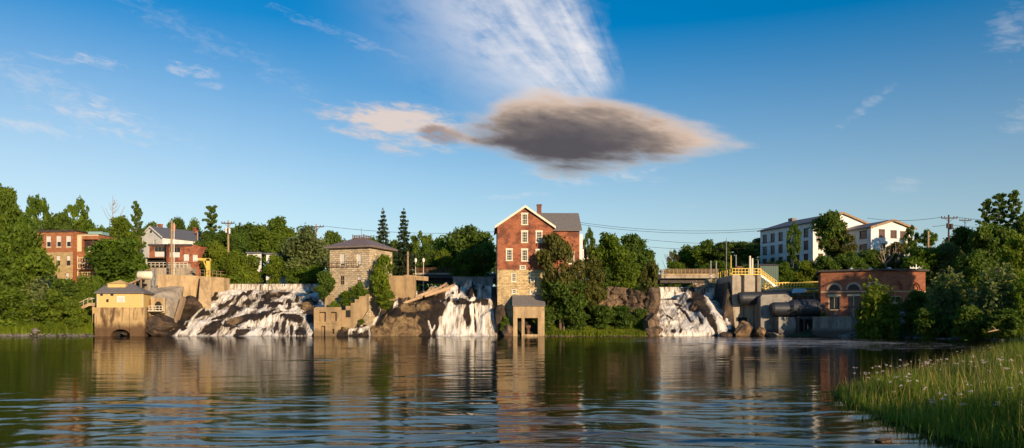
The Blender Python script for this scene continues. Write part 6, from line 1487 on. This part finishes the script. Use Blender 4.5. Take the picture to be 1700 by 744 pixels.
P_ = []
while len(P_) < 11000:
    px = rg.uniform(-20, 155); Y = rg.uniform(132.5, 138.5); x = X(px, Y); z = gz(x, Y)
    if z > .25: P_.append((x, Y, z))
grass('shore_grass', P_, rg.uniform(.5, 1.5, len(P_)), M['leafC'], 'bright grass and weeds on the left shore', .08, 4)
P_ = []
while len(P_) < 9000:
    Y = rg.uniform(70, 126); x = rg.uniform(57, 84); z = gz(x, Y)
    if .12 < z < 1.8: P_.append((x, Y, z))
grass('shore_grass', P_, rg.uniform(.3, 1.0, len(P_)), M['leafA'], 'weeds along the right bank below the sumacs', .06, 5)

# ------------------------------------------------------------------ near grassy bank
bx_ = np.array([8.0, 8.3, 8.75, 8.9, 10.2, 12.6, 15.6, 19.5, 24.5, 33, 44, 60, 85])
edge_y0 = np.array([14.0, 15.2, 17.5, 20.0, 24.6, 28.0, 31.8, 37, 43.5, 53, 64, 76, 88])     # outline of the bank towards the river
def bank_h(x, y):       # signed height of the bank: rises inland
    pts = np.array([(30, -40), (10.5, -6), (8.6, 8), (8.25, 14), (8.75, 17.5), (9.1, 21), (10.4, 24.8), (12.6, 28), (15.6, 31.8), (19.5, 37), (24.5, 43.5), (33, 53), (44, 64), (60, 76)], float)
    best = np.full(x.shape, 1e9); side = np.zeros(x.shape)
    for a, b_ in zip(pts[:-1], pts[1:]):
        d = b_ - a; L2 = d @ d; t = np.clip(((x - a[0]) * d[0] + (y - a[1]) * d[1]) / L2, 0, 1); qx, qy = a[0] + t * d[0], a[1] + t * d[1]
        dist = np.hypot(x - qx, y - qy); s = np.sign(d[1] * (x - a[0]) - d[0] * (y - a[1])); m_ = dist < best; best[m_] = dist[m_]; side[m_] = s[m_]
    return best * side
A, B = np.meshgrid(np.arange(4, 95, .5), np.arange(-40, 92, .5)); sdv = bank_h(A, B) + .5 * fbm(A * .5, B * .5, 15, 3)
HB = np.clip(sdv * .1, -.5, .42) + np.clip(sdv - 6, 0, 60) * .018 + .05 * fbm(A * .8, B * .8, 16, 3)
tag(grid('riverbank', A, B, HB, M['shore'], None, True), None, None, kind='structure')
def bz_at(x, y):
    s = bank_h(x, y) + .5 * fbm(x * .5, y * .5, 15, 3); return s, np.clip(s * .1, -.5, .42) + np.clip(s - 6, 0, 60) * .018 + .05 * fbm(x * .8, y * .8, 16, 3)
n = 520000; yy = 11.5 + (78 - 11.5) * rg.rand(n) ** 1.5; xx = rg.uniform(7.5, 56, n); s, zz = bz_at(xx, yy)
den = np.clip(1.0 - (yy - 14) / 90, .3, 1); keep = (s > -.25 - .9 * (rg.rand(n) < .12) * rg.rand(n)) & (xx < yy * .70 + 8.0) & ((xx < yy * .66 + 2.0) | (rg.rand(n) < .6)) & (rg.rand(n) < den) ; xx, yy, zz, s = xx[keep], yy[keep], zz[keep], s[keep]
hh = (.3 + .65 * rg.rand(len(xx)) ** 1.3) * (.62 + .55 * vnoise(xx * .8, yy * .8, 40)) * np.clip(.55 + s * .35, .4, 1.05) * (.45 + 1.1 * vnoise(xx * .3, yy * .22, 44))
print('blades', len(xx))
grass('tall_grass', np.stack([xx, yy, zz - .03], 1), hh, M['grass'], 'tall green grass on the near bank at lower right', .011, 8, .45)
kk = rg.rand(len(xx)) < .055
grass('dry_grass', np.stack([xx[kk], yy[kk], zz[kk] - .03], 1), rg.uniform(.6, 1.25, kk.sum()) * np.clip(.6 + s[kk] * .3, .5, 1), M['dry_grass'], 'straw coloured dry grass stems standing among the green blades on the near bank', .007, 18, .3)
# taller seed stalks and pale flower heads
n = 6500; yy = 12 + 60 * rg.rand(n) ** 1.3; xx = rg.uniform(8, 50, n); s, zz = bz_at(xx, yy)
k = (s > .1) & (xx < yy * .68 + 1.5) & (rg.rand(n) < .35 + .5 * smooth(.5, .62, vnoise(xx * .35, yy * .35, 50))) & (vnoise(xx * .28, yy * .28, 51) > .40); xx, yy, zz = xx[k], yy[k], zz[k]; print('stalks', len(xx))
hs2 = rg.uniform(.6, 1.0, len(xx)) * .85
grass('flower_stalks', np.stack([xx, yy, zz], 1), hs2, M['leafD'], 'thin flower stalks rising above the near grass', .006, 9, .08)
V, t_ = leaves(np.stack([xx, yy, zz + hs2 * .97], 1), np.full(len(xx), .055), len(xx) * 11, .016, np.random.RandomState(3), .45)
tag(npmesh('wild_flowers', V.reshape(-1, 3), np.arange(4 * len(V)).reshape(-1, 4), M['flower'], tint=t_), 'small pale pinkish flower heads over the near grass', 'flowers', None, 'stuff')
b = MB(); boulder(b, (0, 0, 0), (.22, .15, .09), 5, 3); o = b.build('stone', M['tan_rock']); o.location = (6.9, 14.9, .0); tag(o, 'small brown stone breaking the water at the near bank', 'stone')

# ------------------------------------------------------------------ poles and wires
def pole(px, top, Y, label, mat, r_=.16, arm=None, box=False, base=None):
    x = X(px, Y); z = gz(x, Y) if base is None else base; h = Z(top, Y) - z; t = thing('utility_pole', label, 'pole', (x, Y, z), 0, 'utility poles')
    b = MB(); b.tube([(0, 0, -.3), (0, 0, h)], [r_ * 1.25, r_ * .85], 8); b.build('shaft', M[mat], t)
    if arm:
        b = MB(); b.beam((-arm, -.2, h - .6), (arm, -.2, h - .6), .16, .2); b.beam((-arm * .6, -.2, h - .6), (0, -.15, h - 1.3), .06); b.beam((arm * .6, -.2, h - .6), (0, -.15, h - 1.3), .06)
        for k in (-1, -.6, .6, 1): b.tube([(arm * k * .95, -.2, h - .5), (arm * k * .95, -.2, h - .25)], .08, 6)
        b.build('crossarm', M['dark_pole'], t)
    if box:
        b = MB(); b.tube([(.35, -.3, h - 2.7), (.35, -.3, h - 1.7)], .3, 10); b.tube([(-.35, -.3, h - 2.5), (-.35, -.3, h - 1.6)], .25, 10); b.build('transformer', M['grey_steel'] if mat != 'dark_pole' else M['dark_pole'], t)
    return Vector((x, Y, z + h))
pA = pole(285, 366, 153, 'plain pole with double mast in front of the brick block', 'pole_wood', .2, base=10)
pB = pole(379, 366, 162, 'pale wooden pole with crossarm and transformer above the left falls', 'pole_wood', .2, 1.3, True)
pC = pole(328, 384, 176, 'short pole right of the brick block roof', 'pole_wood', .16)
pD = pole(525, 372, 168, 'pole with wide crossarm inside the willow left of the stone house', 'pole_wood', .15, 1.6)
pE = pole(1575, 357, 150, 'dark pole with crossarms and transformers on the right skyline', 'dark_pole', .17, 1.5, True)
pF = pole(1541, 383, 150, 'grey stub pole among the trees right of the peeling house', 'pole_wood', .2)
pG = pole(1602, 362, 190, 'distant thin dark pole right of the crossarm pole', 'dark_pole', .09, 1.4)
pH = pole(677, 418, 160, 'short wooden pole with small box at the foot of the right spruce', 'pole_wood', .2)
pJ = pole(289, 370, 153.2, 'thin second mast beside the plain pole at the brick block', 'grey_steel', .07, base=10)
for px, lab in ((690, 'left one of two old style lamp posts on the dark bridge'), (703, 'right one of two old style lamp posts on the dark bridge')):
    t = thing('street_lamp', lab, 'street lamp', (X(px, 166), 166, 8.5), 0, 'street lamps'); h = Z(436, 166) - 8.5
    b = MB(); b.tube([(0, 0, 0), (0, 0, h)], [.1, .06], 7); b.build('post', M['offwhite'], t); b = MB(); b.tube([(0, 0, h), (0, 0, h + .15), (0, 0, h + .7), (0, 0, h + .95)], [.1, .25, .3, .05], 8); b.build('lantern', M['white'], t)
def wire(label, p, q, sag, r_=.035):
    p, q = Vector(p), Vector(q); t = [p.lerp(q, k / 14) - Vector((0, 0, sag * 4 * (k / 14) * (1 - k / 14))) for k in range(15)]
    b = MB(); b.tube(t, r_, 4); o = b.build('power_line', M['black']); tag(o, label, 'cable', 'overhead cables')
def wp(px, py, Y): return (X(px, Y), Y, Z(py, Y))
wire('overhead cable from the willow pole across to the mill roof', pD + Vector((1.4, 0, -.4)), wp(850, 383, 168), 1.0)
wire('uppermost overhead cable right of the mill', wp(960, 369, 170), wp(1285, 378, 168), 1.2)
wire('second overhead cable just below the uppermost one right of the mill', wp(960, 372, 170), wp(1285, 381, 168), 1.3)
wire('third overhead cable low across the gap right of the mill', wp(1040, 394, 176), wp(1285, 402, 176), .8)
wire('lowest overhead cable above the right road bridge', wp(1040, 406, 178), wp(1265, 410, 178), .8)
wire('overhead cable from the right skyline pole to the white building', pE + Vector((-1.4, 0, -.4)), wp(1440, 362, 168), .6)
wire('upper overhead cable from the skyline pole to the right edge', pE + Vector((1.4, 0, -.4)), wp(1760, 364, 150), .6)
wire('lower overhead cable from the skyline pole to the right edge', pE + Vector((0, 0, -1.8)), wp(1760, 376, 150), .6)
wire('slanting guy wire left of the skyline pole', pE + Vector((0, 0, -1.8)), wp(1548, 376, 140), .05)
wire('cable from the short pole to the crossarm pole on the left hill', pC, pB - Vector((0, 0, 2)), .5)
wire('cable low in front of the dark bridge trees', wp(640, 423, 158), wp(800, 424, 158), .15)

# ------------------------------------------------------------------ people and a car by the powerhouse
def person(label, loc, rz, pose, top, bot):
    J = pose['j']; E_ = pose['e']; me = bpy.data.meshes.new('person'); me.from_pydata([p[:3] for p in J], E_, [])
    o = bpy.data.objects.new('person', me); COL.objects.link(o);
    md = o.modifiers.new('s', 'SKIN'); 
    for i, p in enumerate(J): me.skin_vertices[0].data[i].radius = (p[3], p[3] * (p[4] if len(p) > 4 else 1))
    me.skin_vertices[0].data[0].use_root = True
    sd_ = o.modifiers.new('u', 'SUBSURF'); sd_.levels = sd_.render_levels = 2; me.materials.append(M['skin'])
    dg = bpy.context.evaluated_depsgraph_get(); m2 = bpy.data.meshes.new_from_object(o.evaluated_get(dg)); bpy.data.objects.remove(o)
    b = thing('person', label, 'person', loc, rz); body = bpy.data.objects.new('body', m2); COL.objects.link(body); body.parent = b
    for f in m2.polygons: f.use_smooth = True
    m2.materials.clear()
    for k in (M['skin'], M[top], M[bot]): m2.materials.append(k)
    for f in m2.polygons:
        c = f.center; f.material_index = pose['cloth'](c)
    h = MB(); hp = pose['head']; h.tube([(hp[0], hp[1] + .02, hp[2] - .02), (hp[0], hp[1] + .02, hp[2] + .05), (hp[0], hp[1] + .015, hp[2] + .11), (hp[0], hp[1] + .01, hp[2] + .135)], [.098, .105, .08, .03], 10); h.build('hair', M['hair'], b, True)
    f = MB(); f.tube([(hp[0], hp[1] - .09, hp[2] - .01), (hp[0], hp[1] - .115, hp[2] - .03)], [.015, .018], 5); f.build('nose', M['skin'], b)
    return b
hips = (0, 0, .92, .14, .8)
stand = dict(j=[(0, 0, .92, .15, .75), (0, 0, 1.12, .13, .75), (0, .0, 1.36, .17, .65), (0, 0, 1.47, .06), (0, -.01, 1.56, .085), (0, -.01, 1.66, .09),
    (-.1, 0, .82, .1), (-.13, -.12, .47, .07), (-.14, .02, .1, .045), (-.14, -.12, .04, .04), (.1, 0, .82, .1), (.12, .1, .47, .07), (.13, .22, .1, .045), (.13, .1, .04, .04),
    (-.2, 0, 1.38, .06), (-.27, .03, 1.1, .045), (-.24, -.12, .88, .035), (-.23, -.16, .8, .035), (.2, 0, 1.38, .06), (.27, .05, 1.1, .045), (.26, -.05, .86, .035), (.25, -.07, .78, .035)],
    e=[(0, 1), (1, 2), (2, 3), (3, 4), (4, 5), (0, 6), (6, 7), (7, 8), (8, 9), (0, 10), (10, 11), (11, 12), (12, 13), (2, 14), (14, 15), (15, 16), (16, 17), (2, 18), (18, 19), (19, 20), (20, 21)],
    cloth=lambda c: 2 if (.5 < c[2] < .98 and abs(c[0]) < .22) else 0, head=(0, -.01, 1.64))
sit = dict(j=[(0, 0, .12, .15, .8), (0, .0, .34, .13, .75), (0, -.04, .56, .17, .65), (0, -.05, .67, .06), (0, -.07, .76, .085), (0, -.07, .86, .09),
    (-.1, -.1, .1, .09), (-.14, -.46, .14, .065), (-.14, -.5, -.28, .045), (-.14, -.6, -.33, .04), (.1, -.1, .1, .09), (.14, -.46, .14, .065), (.14, -.5, -.28, .045), (.14, -.6, -.33, .04),
    (-.2, -.04, .58, .06), (-.27, -.12, .34, .045), (-.16, -.34, .24, .035), (.2, -.04, .58, .06), (.32, .02, .36, .045), (.36, -.02, .1, .035)],
    e=[(0, 1), (1, 2), (2, 3), (3, 4), (4, 5), (0, 6), (6, 7), (7, 8), (8, 9), (0, 10), (10, 11), (11, 12), (12, 13), (2, 14), (14, 15), (15, 16), (2, 17), (17, 18), (18, 19)],
    cloth=lambda c: 2 if (c[2] < .26 and c[2] > -.2 and c[1] > -.54) else (1 if (c[2] < .64 and abs(c[0]) < .24) else 0), head=(0, -.07, .84))
person('shirtless person in tan shorts walking on the quay by the dark powerhouse door', (X(1417, 126.3), 126.3, 3.06), -20, stand, 'skin', 'tan_cloth')
person('person with peach top and blue trousers sitting on the quay edge under the powerhouse window', (X(1386, 128.1), 127.75, 3.2), -15, sit, 'peach_cloth', 'blue_cloth')
m, nt, bs = newmat('blue_car_paint'); bs.inputs['Base Color'].default_value = (.08, .12, .2, 1); bs.inputs['Roughness'].default_value = .25; bs.inputs['Coat Weight'].default_value = .5; M['car'] = m
m, nt, bs = newmat('silver_car_paint'); bs.inputs['Base Color'].default_value = (.5, .52, .55, 1); bs.inputs['Roughness'].default_value = .3; M['silver'] = m
def car(label, loc, rz, mat):
    t = thing('parked_car', label, 'car', loc, rz, 'cars parked behind the willow')
    pr = [(-2.1, .35), (-2.15, .7), (-1.9, .85), (-1.45, .92), (-.9, 1.38), (.7, 1.42), (1.4, .98), (2.0, .85), (2.1, .6), (2.05, .35)]
    b = MB(); b.xprism(pr[::-1], -.82, .82); b.build('body', M[mat], t, bevel=.08)
    b = MB()
    for y in (-.828, .79): b.xprism([(-1.35, .95), (-.85, 1.32), (.65, 1.36), (1.2, .97)][::-1], y, y + .036)
    b.hexa([(1.36, -.7, 1.02), (1.36, .7, 1.02), (.76, .62, 1.41), (.76, -.62, 1.41), (1.40, -.7, 1.03), (1.40, .7, 1.03), (.8, .62, 1.43), (.8, -.62, 1.43)]); b.build('windows', M['glass'], t)
    for x in (-1.3, 1.3):
        for y in (-.84, .62):
            w_ = MB(); w_.tube([(x, y, .33), (x, y + .22, .33)], .33, 16); wo = w_.build('wheel', M['black'], t); w_ = MB(); w_.tube([(x, y - .012, .33), (x, y + .232, .33)], .19, 10); w_.build('rim', M['grey_steel'], wo)
    for y in (-.6, .6): b = MB(); b.box(2.03, 2.1, y - .16, y + .16, .62, .76); b.build('headlight', M['white'], t)
car('dark blue parked car glimpsed between the willow and the powerhouse corner', (X(1484, 127.6), 127.6, 3.1), 205, 'car')
car('silver parked car half hidden behind the large sumac', (X(1508, 131), 131, gz(X(1508, 131), 131) + .1), 200, 'silver')
